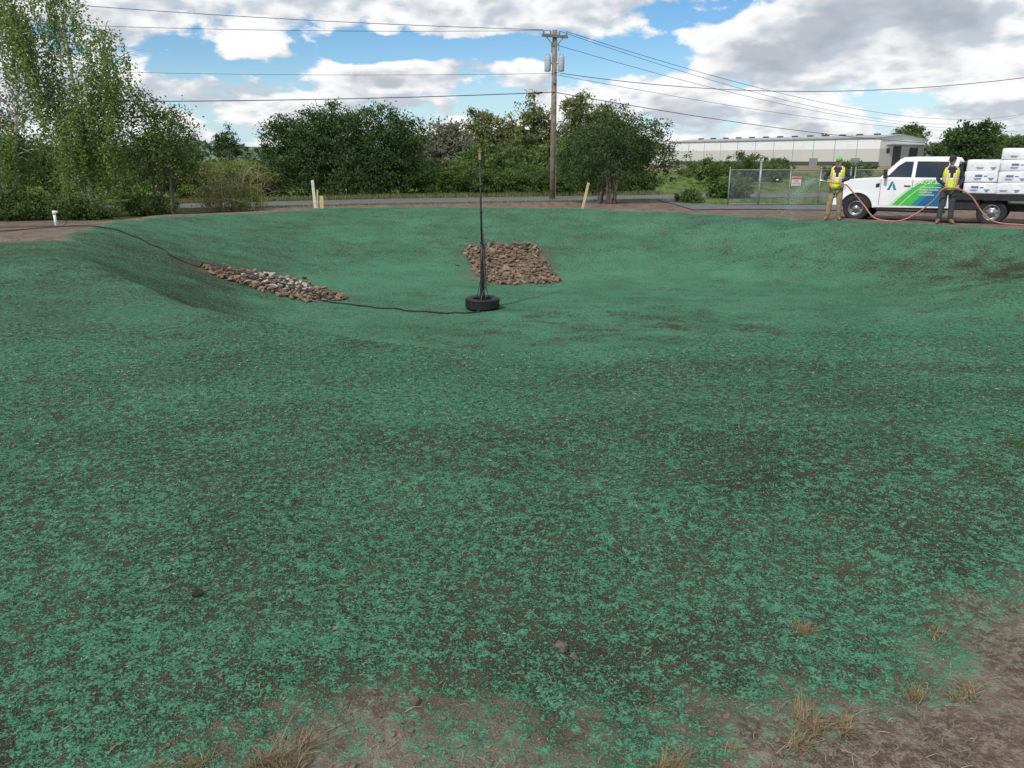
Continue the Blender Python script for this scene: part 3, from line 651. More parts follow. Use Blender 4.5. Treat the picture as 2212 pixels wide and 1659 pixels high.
for i in range(95):
    x0,y0=rg.normal()*.6,rg.normal()*.5; a=rg.uniform(0,6.28); l=rg.uniform(.6,2.0); hh=rg.uniform(.5,2.0)
    P=catmull([(x0,y0,0),(x0+l*.3*math.cos(a),y0+l*.3*math.sin(a),hh*.75),(x0+l*.7*math.cos(a),y0+l*.7*math.sin(a),hh),(x0+l*1.1*math.cos(a+.2),y0+l*1.1*math.sin(a+.2),hh*rg.uniform(.5,.9))],4)
    b.tube(P,[.011*(1-.75*k/(len(P)-1)) for k in range(len(P))],4)
b.obj('twigs',pmat('dead_twig',(.34,.27,.19),.9,.3,4),e,smooth=True)
P,t,C=crownpts([(0,0,.6,1.5,1,.6)],70,45,.22,rg); V_,F_=leafquads(P,.09,rg); bigmesh('foliage',V_,F_,lg_yel,e,tint=np.repeat(t,4))
tree('willow_bush',(-9.6,46.0),[(0,0,2.1,3.7,2.4,2.1),(-2.8,0,2.0,2.0,1.8,2.0),(2.7,0,2.0,2.4,1.8,2.0),(-.8,0,3.7,2.1,1.6,1.25),(1.6,0,3.9,2.0,1.6,1.2),(3.5,0,3.4,1.3,1.2,1.1),(-3.2,0,3.3,1.3,1.2,1.0),(0,-1.2,.7,4.2,1.2,.7)],1050,58,.38,.17,lg_dark,"big rounded dark green willow bush beside the road","bush",31,.06,20,(0,0,4.5),6,spread=.8,asp=.4)
tree('willow_bush',(4.6,38.2),[(.2,0,2.6,2.2,1.8,1.4),(-1.2,0,2.4,1.5,1.4,1.2),(1.6,0,2.5,1.8,1.5,1.2),(2.7,0,1.9,1.5,1.2,1.0),(.3,0,3.7,1.1,1.1,.7),(1.9,0,3.5,.9,1.0,.6),(-.9,0,1.4,1.5,1.2,.7)],350,46,.33,.13,lg_dark,"spreading green bush with many fanned stems by the driveway","bush",32,.05,40,(.4,0,4.2),14,spread=.45,bias=1.5,asp=.45)
for i,(x,y,rx,h) in enumerate([(-4.4,46.6,3.2,2.0),(-1.6,46.8,2.7,1.7),(1.0,47.2,2.6,1.9),(3.6,48.0,3.0,1.7),(6.5,49.5,2.4,1.5)]):
    tree('bramble_hedge',(x,y),[(0,0,h*.4,rx,1.6,h*.55),(rx*.4,0,h*.3,rx*.8,1.5,h*.45)],int(75*rx),60,.26,.13,lg_ivy,"sprawling low bramble thicket along the road verge","hedge",40+i,0,group="bramble thickets along the road")
for i,(x,y,rx,h,m_) in enumerate([(-16.5,44,3.2,1.9,lg_yel),(-20,43,4.0,3.6,lg_mid),(-26,42,4.0,3.2,lg_mid),(-14.4,45.5,2.0,1.5,lg_olive),(-32,42,4,3.6,lg_mid),(-18.5,58,3.5,2.0,lg_yel)]):
    tree('roadside_shrub',(x,y),[(0,0,h*.45,rx,1.6,h*.5),(rx*.3,0,h*.6,rx*.5,1.2,h*.4)],int(62*rx),60,.30,.14,m_,"leafy green shrub on the far road verge","shrub",60+i,0,group="shrubs beyond the road")
for i,(x,y,rx,h,m_) in enumerate([(-5.3,68,2.9,5.0,lg_grey),(-3.0,84,2.5,7.4,lg_olive),(-.2,84,2.4,6.2,lg_olive),(2.2,80,2.4,7.9,lg_olive),(6.6,80,2.6,8.4,lg_olive),(9.5,82,2.4,7.4,lg_olive),(12.2,84,2.4,5.6,lg_mid),(-8,75,3,4.4,lg_mid),(-1,62,4,3.1,lg_mid),(4,60,4,3.3,lg_mid)]):
    tree('cottonwood_tree',(x,y),[(0,0,h*.40,rx,rx,h*.36),(.3,0,h*.62,rx*.85,rx*.7,h*.28),(-.3,0,h*.82,rx*.5,rx*.5,h*.2)],190,55,.50,.26,m_,"bushy grey-green tree behind the bramble thicket","tree",80+i,.2,10,(0,0,h*.95),1,group="trees behind the thicket")
for i,(px,Yd,rx,h) in enumerate([(.567,200,6.2,11.5),(.592,215,3.4,10.5),(.49,330,7,17),(.425,330,5,12),(.535,260,4,8.5),(-.352,120,1.9,7.0),(.62,240,4.5,10)]):
    tree('distant_tree',(px*Yd,Yd),[(0,0,h*.5,rx,rx,h*.36),(rx*.3,0,h*.72,rx*.6,rx*.6,h*.24),(-rx*.4,0,h*.66,rx*.55,rx*.5,h*.22)],110,50,rx*.2,rx*.13,lg_dark if i in(0,5) else lg_mid,"dark rounded tree standing on the open field","tree",110+i,.35,8,(0,0,h*.8),1,group="distant trees on the field")
for i,(x,y,rx,h) in enumerate([(19.5,68,2.6,2.7),(16.8,70,1.9,2.2),(31,95,2.4,2.2),(24,75,2.2,1.6),(12.0,44,1.2,.9),(27,100,3,1.8),(38,90,3.5,1.9),(8.7,38.9,.6,.6)]):
    tree('field_shrub',(x,y),[(0,0,h*.45,rx,1.4,h*.5),(rx*.3,0,h*.6,rx*.5,1,h*.38)],90,50,.3 if rx>1 else .15,.17 if rx>1 else .09,lg_mid if i%2 else lg_ivy,"rounded green shrub in the grassy field","shrub",130+i,0,group="shrubs in the field behind the fence")
rg=np.random.default_rng(77); PP=[];TT=[]
for (x0,x1,Y0,h) in [(-420,-60,330,7),(-60,60,420,8),(150,420,330,7.5),(-700,-300,700,16),(40,200,480,10),(200,700,520,14)]:
    n=int((x1-x0)*5.0); xs=rg.uniform(x0,x1,n); hh=h*(.6+.5*vnoise(xs*.06,xs*0,3)+.25*vnoise(xs*.25,xs*0,5)); zz=rg.uniform(0,1,n)**.6*hh-.3
    PP.append(np.stack([xs,Y0+rg.normal(size=n)*5,zz],1)); TT.append(rg.uniform(0,1,n))
P=np.concatenate(PP); V_,F_=leafquads(P,3.0,rg,.8); o=bigmesh('distant_woods',V_,F_,leafmat('far_leaf',(.07,.105,.07),(.15,.20,.12),.2),tint=np.repeat(np.concatenate(TT),4)); meta(o,label="far-off band of woodland along the horizon",cat="woods",kind="stuff")
rg=np.random.default_rng(78); n=22000
xs=rg.uniform(-24,9,n); side=rg.uniform(0,1,n)<.30; ys=np.where(side,road_near(xs)-rg.uniform(.05,1.0,n)**1.2,road_near(xs)+4.85+rg.uniform(0,1.5,n))
zs=height(xs,ys); hgt=np.where(side,rg.uniform(.02,.09,n),rg.uniform(.05,.28,n))
a=rg.uniform(0,6.28,n); ux,uy=np.cos(a)*.018,np.sin(a)*.018; lx,ly=rg.normal(size=n)*.07,rg.normal(size=n)*.07
V_=np.stack([np.stack([xs-ux,ys-uy,zs],1),np.stack([xs+ux,ys+uy,zs],1),np.stack([xs+ux*.3+lx,ys+uy*.3+ly,zs+hgt],1),np.stack([xs-ux*.3+lx,ys-uy*.3+ly,zs+hgt],1)],1).reshape(-1,3)
k=np.arange(n)*4; o=bigmesh('verge_grass',V_,np.stack([k,k+1,k+2,k+3],1),lg_olive,tint=np.repeat(rg.uniform(0,1,n),4)); meta(o,label="rough grass along both road edges",cat="grass",kind="stuff")
# ---------------------------------------------------------------- warehouse
bx,by=114.,250.; dirx=Vector((-.58,.81,0)).normalized(); rotw=math.atan2(dirx.y,dirx.x)
e=empty('warehouse',(bx,by,-.35),rotw,label="long low pale metal warehouse with roof vents and dark doors",cat="warehouse")
Lw,Ww,Hw=88,26,8.6
m,nt=newmat('warehouse_panel'); out=N(nt,'ShaderNodeOutputMaterial'); p=N(nt,'ShaderNodeBsdfPrincipled'); tcw=N(nt,'ShaderNodeTexCoord'); sp=N(nt,'ShaderNodeSeparateXYZ'); L(nt,tcw.outputs['Object'],sp.inputs[0])
fr=M(nt,'FRACT',M(nt,'DIVIDE',sp.outputs[0],7.8)); seam=M(nt,'LESS_THAN',fr,.035)
rib=M(nt,'MULTIPLY',M(nt,'ADD',M(nt,'SINE',M(nt,'MULTIPLY',sp.outputs[0],12)),1),.04)
band=M(nt,'GREATER_THAN',sp.outputs[2],5.2)
c=mixc(nt,band,(.52,.52,.49),(.74,.77,.78)); c=mixc(nt,rib,c,(.3,.3,.3)); c=mixc(nt,M(nt,'MULTIPLY',seam,.6),c,(.15,.16,.17)); c=mixc(nt,mapr(nt,noise(nt,tcw.outputs['Object'],.3,5),.5,.8,0,.25),c,(.35,.33,.28))
L(nt,c,p.inputs['Base Color']); p.inputs['Roughness'].default_value=.5; L(nt,p.outputs[0],out.inputs[0]); whm=m
b=B(); v=[(0,0,0),(Lw,0,0),(Lw,-Ww,0),(0,-Ww,0),(0,0,Hw),(Lw,0,Hw),(Lw,-Ww,Hw),(0,-Ww,Hw)]
b.add(v,[(0,1,5,4),(2,3,7,6)]); b.add([(0,0,0),(0,-Ww,0),(0,-Ww,Hw),(0,-Ww/2,Hw+1.0),(0,0,Hw),(Lw,0,0),(Lw,-Ww,0),(Lw,-Ww,Hw),(Lw,-Ww/2,Hw+1.0),(Lw,0,Hw)],[(0,1,2,3,4),(9,8,7,6,5)])
b.obj('wall',whm,e)
b=B(); b.add([(-.5,.5,Hw+.02),(Lw+.3,.5,Hw+.02),(Lw+.3,-Ww/2,Hw+1.1),(-.5,-Ww/2,Hw+1.1),(-.5,-Ww-.5,Hw+.02),(Lw+.3,-Ww-.5,Hw+.02)],[(0,1,2,3),(3,2,5,4)]); b.box((Lw/2,.45,Hw),(Lw+.6,.15,.35))
rm=pmat('metal_roof',(.36,.37,.37),.5,.1,.5); b.obj('roof',rm,e)
dkm=pmat('dark_vent',(.05,.055,.06),.6,.2)
for i in range(14):
    b=B(); b.box((3+i*6.2,-Ww/2,Hw+1.3),(1.7,1.4,.42)); b.obj('roof_vent',dkm,e)
for yy,ww_,hh in ((-9.5,4.6,6.0),(-19.5,5.0,5.6)):
    b=B(); b.box((-.06,yy,hh/2),(.1,ww_,hh)); b.obj('loading_door',dkm,e)
b=B(); b.box((-.05,-4.3,4.6),(.08,1.8,1.5)); b.obj('window',dkm,e)
b=B(); b.box((-.8,-14.5,6.5),(1.6,23,.25)); b.obj('canopy',rm,e)
gdm=pmat('grey_door',(.2,.22,.24),.5,.1)
for i in range(5):
    b=B(); b.box((8+i*15,.12,1.2),(3.0,.1,2.4)); b.obj('door',gdm,e)
b=B(); b.box((Lw/2,.06,.5),(Lw,.1,1.6)); b.obj('base_course',pmat('dark_base',(.05,.07,.06),.8,.2),e)
e=empty('warehouse_annex',(bx+dirx.x*(Lw+8.6),by+dirx.y*(Lw+8.6),-.35),rotw,label="lower tan storage shed at the end of the warehouse",cat="shed")
b=B(); b.prism([(-8,0),(14,0),(14,5.4),(-8,6.6)],-16,0); b.obj('wall',pmat('tan_panel',(.58,.56,.49),.6,.1,.5),e)
b=B(); b.prism([(-8.2,6.65),(14.4,5.45),(14.4,5.75),(-8.2,6.95)],-16.5,.5); b.obj('roof',rm,e)
# ---------------------------------------------------------------- chain-link fence
def fence(x0,y0,x1,y1,h,npost,label,big=None):
    L_=math.hypot(x1-x0,y1-y0); rz=math.atan2(y1-y0,x1-x0)
    e=empty('chain_link_fence',(x0,y0,H(x0,y0)),rz,label=label,cat="fence",group="chain-link fencing at the gate")
    for i in range(npost):
        x=L_*i/(npost-1); b=B(); hh=h+.08; r=.030
        if big and i in big: hh=h+.35; r=.055
        b.tube([(x,0,-.1),(x,0,hh)],r,10); b.revolve([(r*1.3,0),(r*1.2,.03),(0,.06)],(x,0,hh),'z',10); b.obj('post',steel,e,smooth=True)
    b=B(); b.tube([(0,0,h),(L_,0,h)],.020,8); b.obj('top_rail',steel,e,smooth=True)
    b=B(); b.tube([(0,0,.08),(L_,0,.08)],.014,8); b.obj('bottom_rail',steel,e,smooth=True)
    V=[];F=[];sp_=.065; w2=.0046
    for d in (1,-1):
        for i in range(-int(h/sp_),int(L_/sp_)+int(h/sp_)):
            xa=i*sp_; za=.08; zb=h
            if d==1: xb=xa+(h-.08)
            else: xa+=h; xb=xa-(h-.08)
            if max(xa,xb)<0 or min(xa,xb)>L_: continue
            q=[]
            for (x,z) in ((xa,za),(xb,zb)):
                if x<0: t=(0-xa)/(xb-xa); x=0; z=za+(zb-za)*t
                elif x>L_: t=(L_-xa)/(xb-xa); x=L_; z=za+(zb-za)*t
                q.append((x,z))
            (a1,c1),(a2,c2)=q; k=len(V); yy=.028+.003*d
            V+=[(a1-w2,yy,c1),(a1+w2,yy,c1),(a2+w2,yy,c2),(a2-w2,yy,c2)]; F.append((k,k+1,k+2,k+3))
    mkmesh('wire_mesh',V,F,steel,e)
    return e
fence(9.9,36.4,15.6,36.9,1.58,5,"galvanised chain-link double gate with warning sign",big=[1])
fence(15.8,36.9,34,38.5,1.58,8,"galvanised chain-link fence run beside the gate")
def textobj(body,size,mat,parent,loc,rot,name,align='LEFT',ext=.0):
    c=bpy.data.curves.new(name,'FONT'); c.body=body; c.size=size; c.align_x=align; c.extrude=ext; c.offset=size*.012
    o=bpy.data.objects.new(name,c); coll.objects.link(o); dg=bpy.context.evaluated_depsgraph_get()
    me=bpy.data.meshes.new_from_object(o.evaluated_get(dg)); bpy.data.objects.remove(o); me.materials.clear(); me.materials.append(mat)
    o=bpy.data.objects.new(name,me); coll.objects.link(o); o.parent=parent; o.location=loc; o.rotation_euler=rot; return o
redm=pmat('sign_red',(.48,.08,.07),.5,.05); whitem=pmat('white_paint',(.78,.79,.80),.35,.03); signw=pmat('sign_white',(.55,.53,.52),.5,.05)
sg=empty('warning_sign',(13.0,36.55,H(13,36.5)+1.08),.08,label="small white sign with red lettering on the gate",cat="sign")
b=B(); b.box((0,0,0),(.46,.012,.40)); b.obj('sign_panel',signw,sg,bevel=.004); b=B(); b.box((0,-.009,.135),(.42,.004,.08)); b.obj('sign_header',redm,sg)
textobj("NO",.11,redm,sg,(0,-.012,-.03),(R(90),0,0),'sign_lettering','CENTER'); textobj("TRESPASSING",.06,redm,sg,(0,-.012,-.12),(R(90),0,0),'sign_lettering','CENTER')
sg=empty('small_sign',(12.1,36.5,H(12,36.5)+1.15),.08,label="small dark rectangular plate fixed to the gate mesh",cat="sign")
b=B(); b.box((0,0,0),(.24,.012,.16)); b.box((0,-.009,0),(.12,.005,.05),1); b.obj('sign_panel',[blackp,whitem],sg)
# ---------------------------------------------------------------- truck
TR=empty('flatbed_truck',(12.43,28.2,-.35),math.atan2(-.568,.822),label="white crew-cab flatbed truck with green and blue door graphics",cat="truck")
tw=pmat('truck_white_paint',(.78,.80,.82),.22,.02,2,spec=.6,dirt=((.45,.40,.34),.2)); glass=pmat('dark_glass',(.015,.02,.025),.06,.1,spec=.9); trim=pmat('black_trim',(.02,.02,.022),.5,.2)
chrome=pmat('brushed_metal',(.55,.56,.58),.3,.08,metal=.8); bluep=pmat('graphic_blue',(.01,.12,.28),.35,.05); greenp=pmat('graphic_green',(.07,.42,.08),.35,.05); teal=pmat('graphic_teal',(.02,.22,.24),.35,.05); gg2=pmat('graphic_light_green',(.35,.72,.25),.35,.05)
WB=4.05; YS=.94
def arc(cx,cz,r,a0,a1,n):
    return [(cx+r*math.cos(R(a0+(a1-a0)*i/n)),cz+r*math.sin(R(a0+(a1-a0)*i/n))) for i in range(n+1)]
poly=[(-.60,.56),(-.64,.80),(-.64,1.20),(-.58,1.34),(-.2,1.40),(.3,1.43),(.66,1.45),(2.92,1.45),(2.92,.50),(.56,.46)]+arc(0,.42,.53,5,172,12)
b=B(); b.prism(poly,-YS,YS); b.obj('body',tw,TR,bevel=.035,seg=3)
def gh(x,z):
    t=(z-1.42)/.64; return YS-.05-.15*t
prof=[(.66,1.41),(1.20,2.01),(1.30,2.075),(1.7,2.10),(2.6,2.10),(2.82,2.07),(2.89,1.98),(2.92,1.41)]
v=[];n=len(prof)
for sgn in (-1,1):
    for x,z in prof: v.append((x,sgn*gh(x,z),z))
f=[tuple(range(n)),tuple(range(n,2*n))[::-1]]+[(i,(i+1)%n,(i+1)%n+n,i+n) for i in range(n)]
mkmesh('cab_roof',v,[tuple(reversed(q)) for q in f],tw,TR,bevel=.035,seg=3)
def sidepanel(name,poly,mat,off,parent=TR,near=True,thick=.02):
    v=[];k=len(poly); s=-1 if near else 1
    for o_ in (off,off-thick):
        for x,z in poly: v.append((x,s*(gh(x,z)+o_),z))
    f=[tuple(range(k)),tuple(range(k,2*k))[::-1]]+[(i,(i+1)%k+0,(i+1)%k+k,i+k) for i in range(k)]
    return mkmesh(name,v,f,mat,parent,bevel=.006,seg=1)
for near in (True,False):
    sidepanel('side_window',[(.88,1.48),(1.60,1.48),(1.60,1.97),(1.36,1.97),(1.17,1.84)],glass,.008,near=near)
    sidepanel('side_window',[(1.72,1.48),(2.68,1.48),(2.64,1.97),(1.72,1.98)],glass,.008,near=near)
v=[(.72,-.80,1.475),(.72,.80,1.475),(1.165,.72,1.97),(1.165,-.72,1.97)]; nx=Vector((-.74,0,.67))*.014
v=[tuple(Vector(q)+nx) for q in v]; v2=[tuple(Vector(q)-nx*2) for q in v]
mkmesh('windshield',v+v2,[(0,1,2,3),(7,6,5,4),(0,4,5,1),(1,5,6,2),(2,6,7,3),(3,7,4,0)],glass,TR)
v=[(2.915,-.7,1.5),(2.915,.7,1.5),(2.895,.62,1.9),(2.895,-.62,1.9)]; v2=[(a+.03,c,d) for a,c,d in v]
mkmesh('rear_window',v+v2,[(0,1,2,3),(7,6,5,4),(0,4,5,1),(1,5,6,2),(2,6,7,3),(3,7,4,0)],glass,TR)
lampg=pmat('lamp_glass',(.55,.58,.60),.1,.1,spec=.8)
for near in (-1,1):
    for (xa,xb) in ((.72,1.66),(1.69,2.76)):
        b=B(); b.prism([(xa,.55),(xb,.55),(xb,1.42),(xa,1.42)],near*(YS-.01),near*(YS+.008)); d=b.obj('door',tw,TR,bevel=.006,seg=1)
        b=B(); b.box((xb-.13,near*(YS+.03),1.20),(.19,.03,.035)); b.obj('door_handle',trim if near<0 else tw,d,bevel=.008)
        b=B()
        for xx in (xa-.012,): b.box((xx,near*(YS+.001),.97),(.012,.01,.84))
        b.obj('door_seam',trim,d)
    b=B(); b.box((.84,near*(YS+.17),1.58),(.10,.20,.30)); b.box((.86,near*(YS+.03),1.48),(.06,.14,.05)); b.obj('side_mirror',trim,TR,bevel=.03,seg=3)
    b=B(); b.prism([(-.655,.97),(-.655,1.24),(-.55,1.30),(-.38,1.25),(-.40,1.04),(-.5,.97)],near*(YS-.22),near*(YS+.006)); b.obj('headlight',lampg,TR,bevel=.01)
    b=B(); b.prism([(.56,1.12),(.68,1.15),(.68,1.28),(.56,1.25)],near*(YS-.01),near*(YS+.012)); b.obj('fender_vent',trim,TR,bevel=.004,seg=1)
    a=arc(0,.42,.53,5,172,14); a2=arc(0,.42,.58,5,172,14)[::-1]
    b=B()
    for i in range(14):
        q=[a[i],a[i+1],a2[13-i],a2[14-i]]; b.prism(q,near*(YS-.02),near*(YS+.022))
    b.obj('wheel_arch',tw,TR)
    b=B(); b.tube([(.66,near*(YS+.03),.40),(2.75,near*(YS+.03),.40)],.05,10); b.obj('side_step',trim,TR,smooth=True)
    b=B(); b.box((3.35,near*.86,.66),(.7,.35,.35)); b.obj('tool_box',trim,TR,bevel=.02)
b=B(); b.box((0,0,.72),(.98,1.80,.50)); b.obj('wheel_well',trim,TR)
b=B(); b.box((-.665,0,1.02),(.05,1.35,.42)); b.obj('grille',trim,TR,bevel=.01)
for z in (.88,1.02,1.16):
    b=B(); b.box((-.70,0,z),(.03,1.3,.05)); b.obj('grille_bar',chrome,TR,bevel=.008)
b=B(); b.prism([(-.80,.50),(-.82,.60),(-.80,.74),(-.56,.74),(-.52,.50)],-YS-.01,YS+.01); b.obj('front_bumper',tw,TR,bevel=.03,seg=3)
b=B(); b.box((2.6,0,.55),(6.2,.8,.22)); b.box((0,0,.45),(.25,1.5,.2)); b.box((WB,0,.45),(.3,1.5,.22)); b.box((1.5,0,.5),(1.9,1.6,.2)); b.obj('chassis',trim,TR)
b=B(); b.box((4.95,0,.95),(3.9,2.16,.10)); b.obj('flatbed_deck',pmat('bed_steel',(.03,.03,.033),.5,.3,4),TR,bevel=.01)
b=B()
for near in (-1,1):
    b.box((4.95,near*1.10,.90),(3.9,.05,.20))
    for i in range(8): b.box((3.2+i*.5,near*1.135,.88),(.08,.03,.12))
b.obj('bed_rail',trim,TR)
b=B()
for y in (-1.0,-.5,0,.5,1.0): b.box((3.06,y,1.45),(.06,.06,.95))
for z in (1.03,1.5,1.93): b.box((3.06,0,z),(.07,2.1,.07))
b.obj('headboard_rack',trim,TR)
rimm=pmat('wheel_rim_metal',(.30,.31,.33),.35,.2,metal=.7)
def wheel(x,y,s,w=.26):
    e=empty('wheel',(x,y,.42)); e.parent=TR
    b=B(); b.revolve(tyreprofile(.42,.245,w),(0,0,0),'y',36); b.obj('tyre',rubber,e,smooth=False)
    b=B(); b.revolve([(.245,s*w*.38),(.235,s*w*.42),(.22,s*w*.30),(.20,s*w*.15),(.12,s*w*.12),(.09,s*w*.40),(0,s*w*.42)],(0,0,0),'y',28)
    b.obj('rim',rimm,e,smooth=True)
    b=B()
    for k in range(8):
        a=2*math.pi*k/8; b.tube([(.16*math.cos(a),s*w*.10,.16*math.sin(a)),(.16*math.cos(a),s*w*.155,.16*math.sin(a))],.024,8)
    b.obj('rim_hole',trim,e)
for s in (-1,1): wheel(0,s*.82,s); wheel(WB,s*.88,s); wheel(WB,s*.60,s,.2)
def side_graphic(name,poly,mat,off):
    v=[(x,-(YS+.008+off),z) for x,z in poly]; return mkmesh(name,v,[tuple(range(len(v)))],mat,TR)
def curvex(z,dx=0):
    return float(np.interp(z,[.56,.82,1.05,1.25,1.415],[1.12,1.34,1.58,1.84,2.08]))+dx
def bandpoly(d0,d1,xmax=2.755):
    zs=np.linspace(.56,1.415,12); a=[(min(curvex(z,d0),xmax),z) for z in zs]; c=[(min(curvex(z,d1),xmax),z) for z in zs][::-1]
    q=a+c; out=[]
    for p_ in q:
        if not out or (abs(p_[0]-out[-1][0])+abs(p_[1]-out[-1][1]))>1e-4: out.append(p_)
    return out
side_graphic('door_graphic',bandpoly(-.08,-.03),gg2,.003); side_graphic('door_graphic',bandpoly(0,.22),greenp,.003); side_graphic('door_graphic',bandpoly(.22,.26),gg2,.003); side_graphic('door_graphic',bandpoly(.26,.58),greenp,.003); side_graphic('door_graphic',bandpoly(.58,.76),teal,.003)
side_graphic('door_graphic',bandpoly(.76,3),bluep,.003)
textobj("360.727.3345",.165,whitem,TR,(1.75,-(YS+.018),1.275),(R(90),0,0),'phone_number')
for i,t_ in enumerate(["· STORM WATER MANAGEMENT","· EROSION CONTROL","· SITE SERVICES","· HYDROSEEDING"]):
    textobj(t_,.06,whitem,TR,(1.88,-(YS+.018),1.14-.08*i),(R(90),0,0),'door_lettering')
side_graphic('logo_mark',[(.92,1.05),(1.03,1.33),(1.10,1.33),(1.06,1.20),(1.00,1.05)],teal,.003); side_graphic('logo_mark',[(1.11,1.31),(1.21,1.05),(1.13,1.05),(1.075,1.19)],teal,.003)
bagm=pmat('white_plastic_wrap',(.74,.76,.78),.35,.10,5,bump=.45,bscale=9,spec=.5)
lb=pmat('label_blue',(.09,.17,.36),.4,.15)
def bale(x,y,z,lab):
    ca_,sa_=math.cos(TR.rotation_euler.z),math.sin(TR.rotation_euler.z)
    e=empty('mulch_bale',(TR.location.x+x*ca_-y*sa_,TR.location.y+x*sa_+y*ca_,TR.location.z+z),(random.uniform(-.015,.015),random.uniform(-.02,.02),TR.rotation_euler.z+random.uniform(-.03,.03)),label="white plastic-wrapped mulch bale with blue print stacked on truck bed",cat="bale",group="wrapped mulch bales on the truck bed")
    b=B(); b.ell((0,0,.168),(.464,.50,.178),30,18,.15,0,.010); b.obj('plastic_wrap',bagm,e,smooth=True)
    off=random.uniform(-.12,.12)
    b=B()
    if lab:
        b.box((off-.14,-.512,.20),(.20,.004,.06)); b.box((off+.05,-.512,.19),(.10,.004,.025))
    for q in range(3): b.box((off+.20,-.512,.13-.03*q),(.16-.04*q,.004,.012))
    for q in range(2): b.box((off-.16,-.512,.12-.03*q),(.22-.05*q,.004,.010))
    b.obj('printed_label',lb,e)
for ci,(cx,nl) in enumerate(((3.62,3),(4.54,4),(5.46,4),(6.36,4))):
    for ly in range(nl):
        for y in (-.55,.48): bale(cx+random.uniform(-.015,.015),y+random.uniform(-.03,.02),1.0+ly*.345,(ci*3+ly*2)%5<3)
# ---------------------------------------------------------------- people
def skinmesh(verts,edges,rad,sub=2):
    me=bpy.data.meshes.new('tmp'); me.from_pydata([tuple(v) for v in verts],edges,[]); o=bpy.data.objects.new('tmp',me); coll.objects.link(o)
    sm=o.modifiers.new('s','SKIN'); sm.use_smooth_shade=True
    sk=me.skin_vertices[0].data
    for i,r in enumerate(rad):
        sk[i].radius=(r,r) if isinstance(r,(int,float)) else r; sk[i].use_root=(i==0)
    ss_=o.modifiers.new('ss','SUBSURF'); ss_.levels=sub; ss_.render_levels=sub
    dg=bpy.context.evaluated_depsgraph_get(); m2=bpy.data.meshes.new_from_object(o.evaluated_get(dg))
    v=[tuple(a.co) for a in m2.vertices]; f=[tuple(p.vertices) for p in m2.polygons]
    bpy.data.objects.remove(o); bpy.data.meshes.remove(m2); return v,f
skinm=pmat('skin',(.52,.32,.24),.55,.08,20); hairm=pmat('hair_brown',(.06,.04,.025),.8,.3,60)
def vestmat():
    m,nt=newmat('hi_vis_vest'); out=N(nt,'ShaderNodeOutputMaterial'); p=N(nt,'ShaderNodeBsdfPrincipled'); t=N(nt,'ShaderNodeTexCoord'); s=N(nt,'ShaderNodeSeparateXYZ'); L(nt,t.outputs['Object'],s.inputs[0])
    ax=M(nt,'ABSOLUTE',s.outputs[0]); z=s.outputs[2]
    def near(v,c,wd): return M(nt,'LESS_THAN',M(nt,'ABSOLUTE',M(nt,'SUBTRACT',v,c)),wd)
    o_=M(nt,'MAXIMUM',near(z,1.20,.045),near(ax,.105,.034)); sl=M(nt,'MAXIMUM',near(z,1.20,.024),near(ax,.105,.016))
    c=mixc(nt,o_,(.62,.85,.03),(.85,.25,.03)); c=mixc(nt,sl,c,(.62,.64,.62)); c=mixc(nt,mapr(nt,noise(nt,t.outputs['Object'],14,3),.4,.7,0,.25),c,(.25,.35,.02))
    L(nt,c,p.inputs['Base Color']); p.inputs['Roughness'].default_value=.6; L(nt,p.outputs[0],out.inputs[0]); return m
vm=vestmat()
def hand(wr,dirv,curlaxis,side):
    d=Vector(dirv).normalized(); c=Vector(curlaxis).normalized(); c=(c-d*c.dot(d)).normalized(); lat=d.cross(c).normalized()*side
    wr=Vector(wr); V=[];F=[]
    def addm(vf):
        k=len(V); V.extend(vf[0]); F.extend([tuple(i+k for i in f) for f in vf[1]])
    addm(skinmesh([wr,wr+d*.045,wr+d*.085,wr+d*.05+lat*.022,wr+d*.05-lat*.022],[(0,1),(1,2),(1,3),(1,4)],[.026,.027,.02,.018,.018],1))
    for k,(o_,l) in enumerate(((.032,.9),(.011,1.0),(-.011,.95),(-.032,.75))):
        a=wr+d*.075+lat*o_; b_=a+d*.036*l+c*.008; e_=b_+c*.028*l+d*.006; g=e_+c*.018*l-d*.018
        addm(skinmesh([a,b_,e_,g],[(0,1),(1,2),(2,3)],[.0105,.010,.009,.008],1))
    a=wr+d*.03+lat*.03; b_=a+lat*.02+d*.025+c*.015; g=b_+d*.012+c*.028-lat*.012
    addm(skinmesh([a,b_,g],[(0,1),(1,2)],[.012,.011,.009],1))
    return V,F
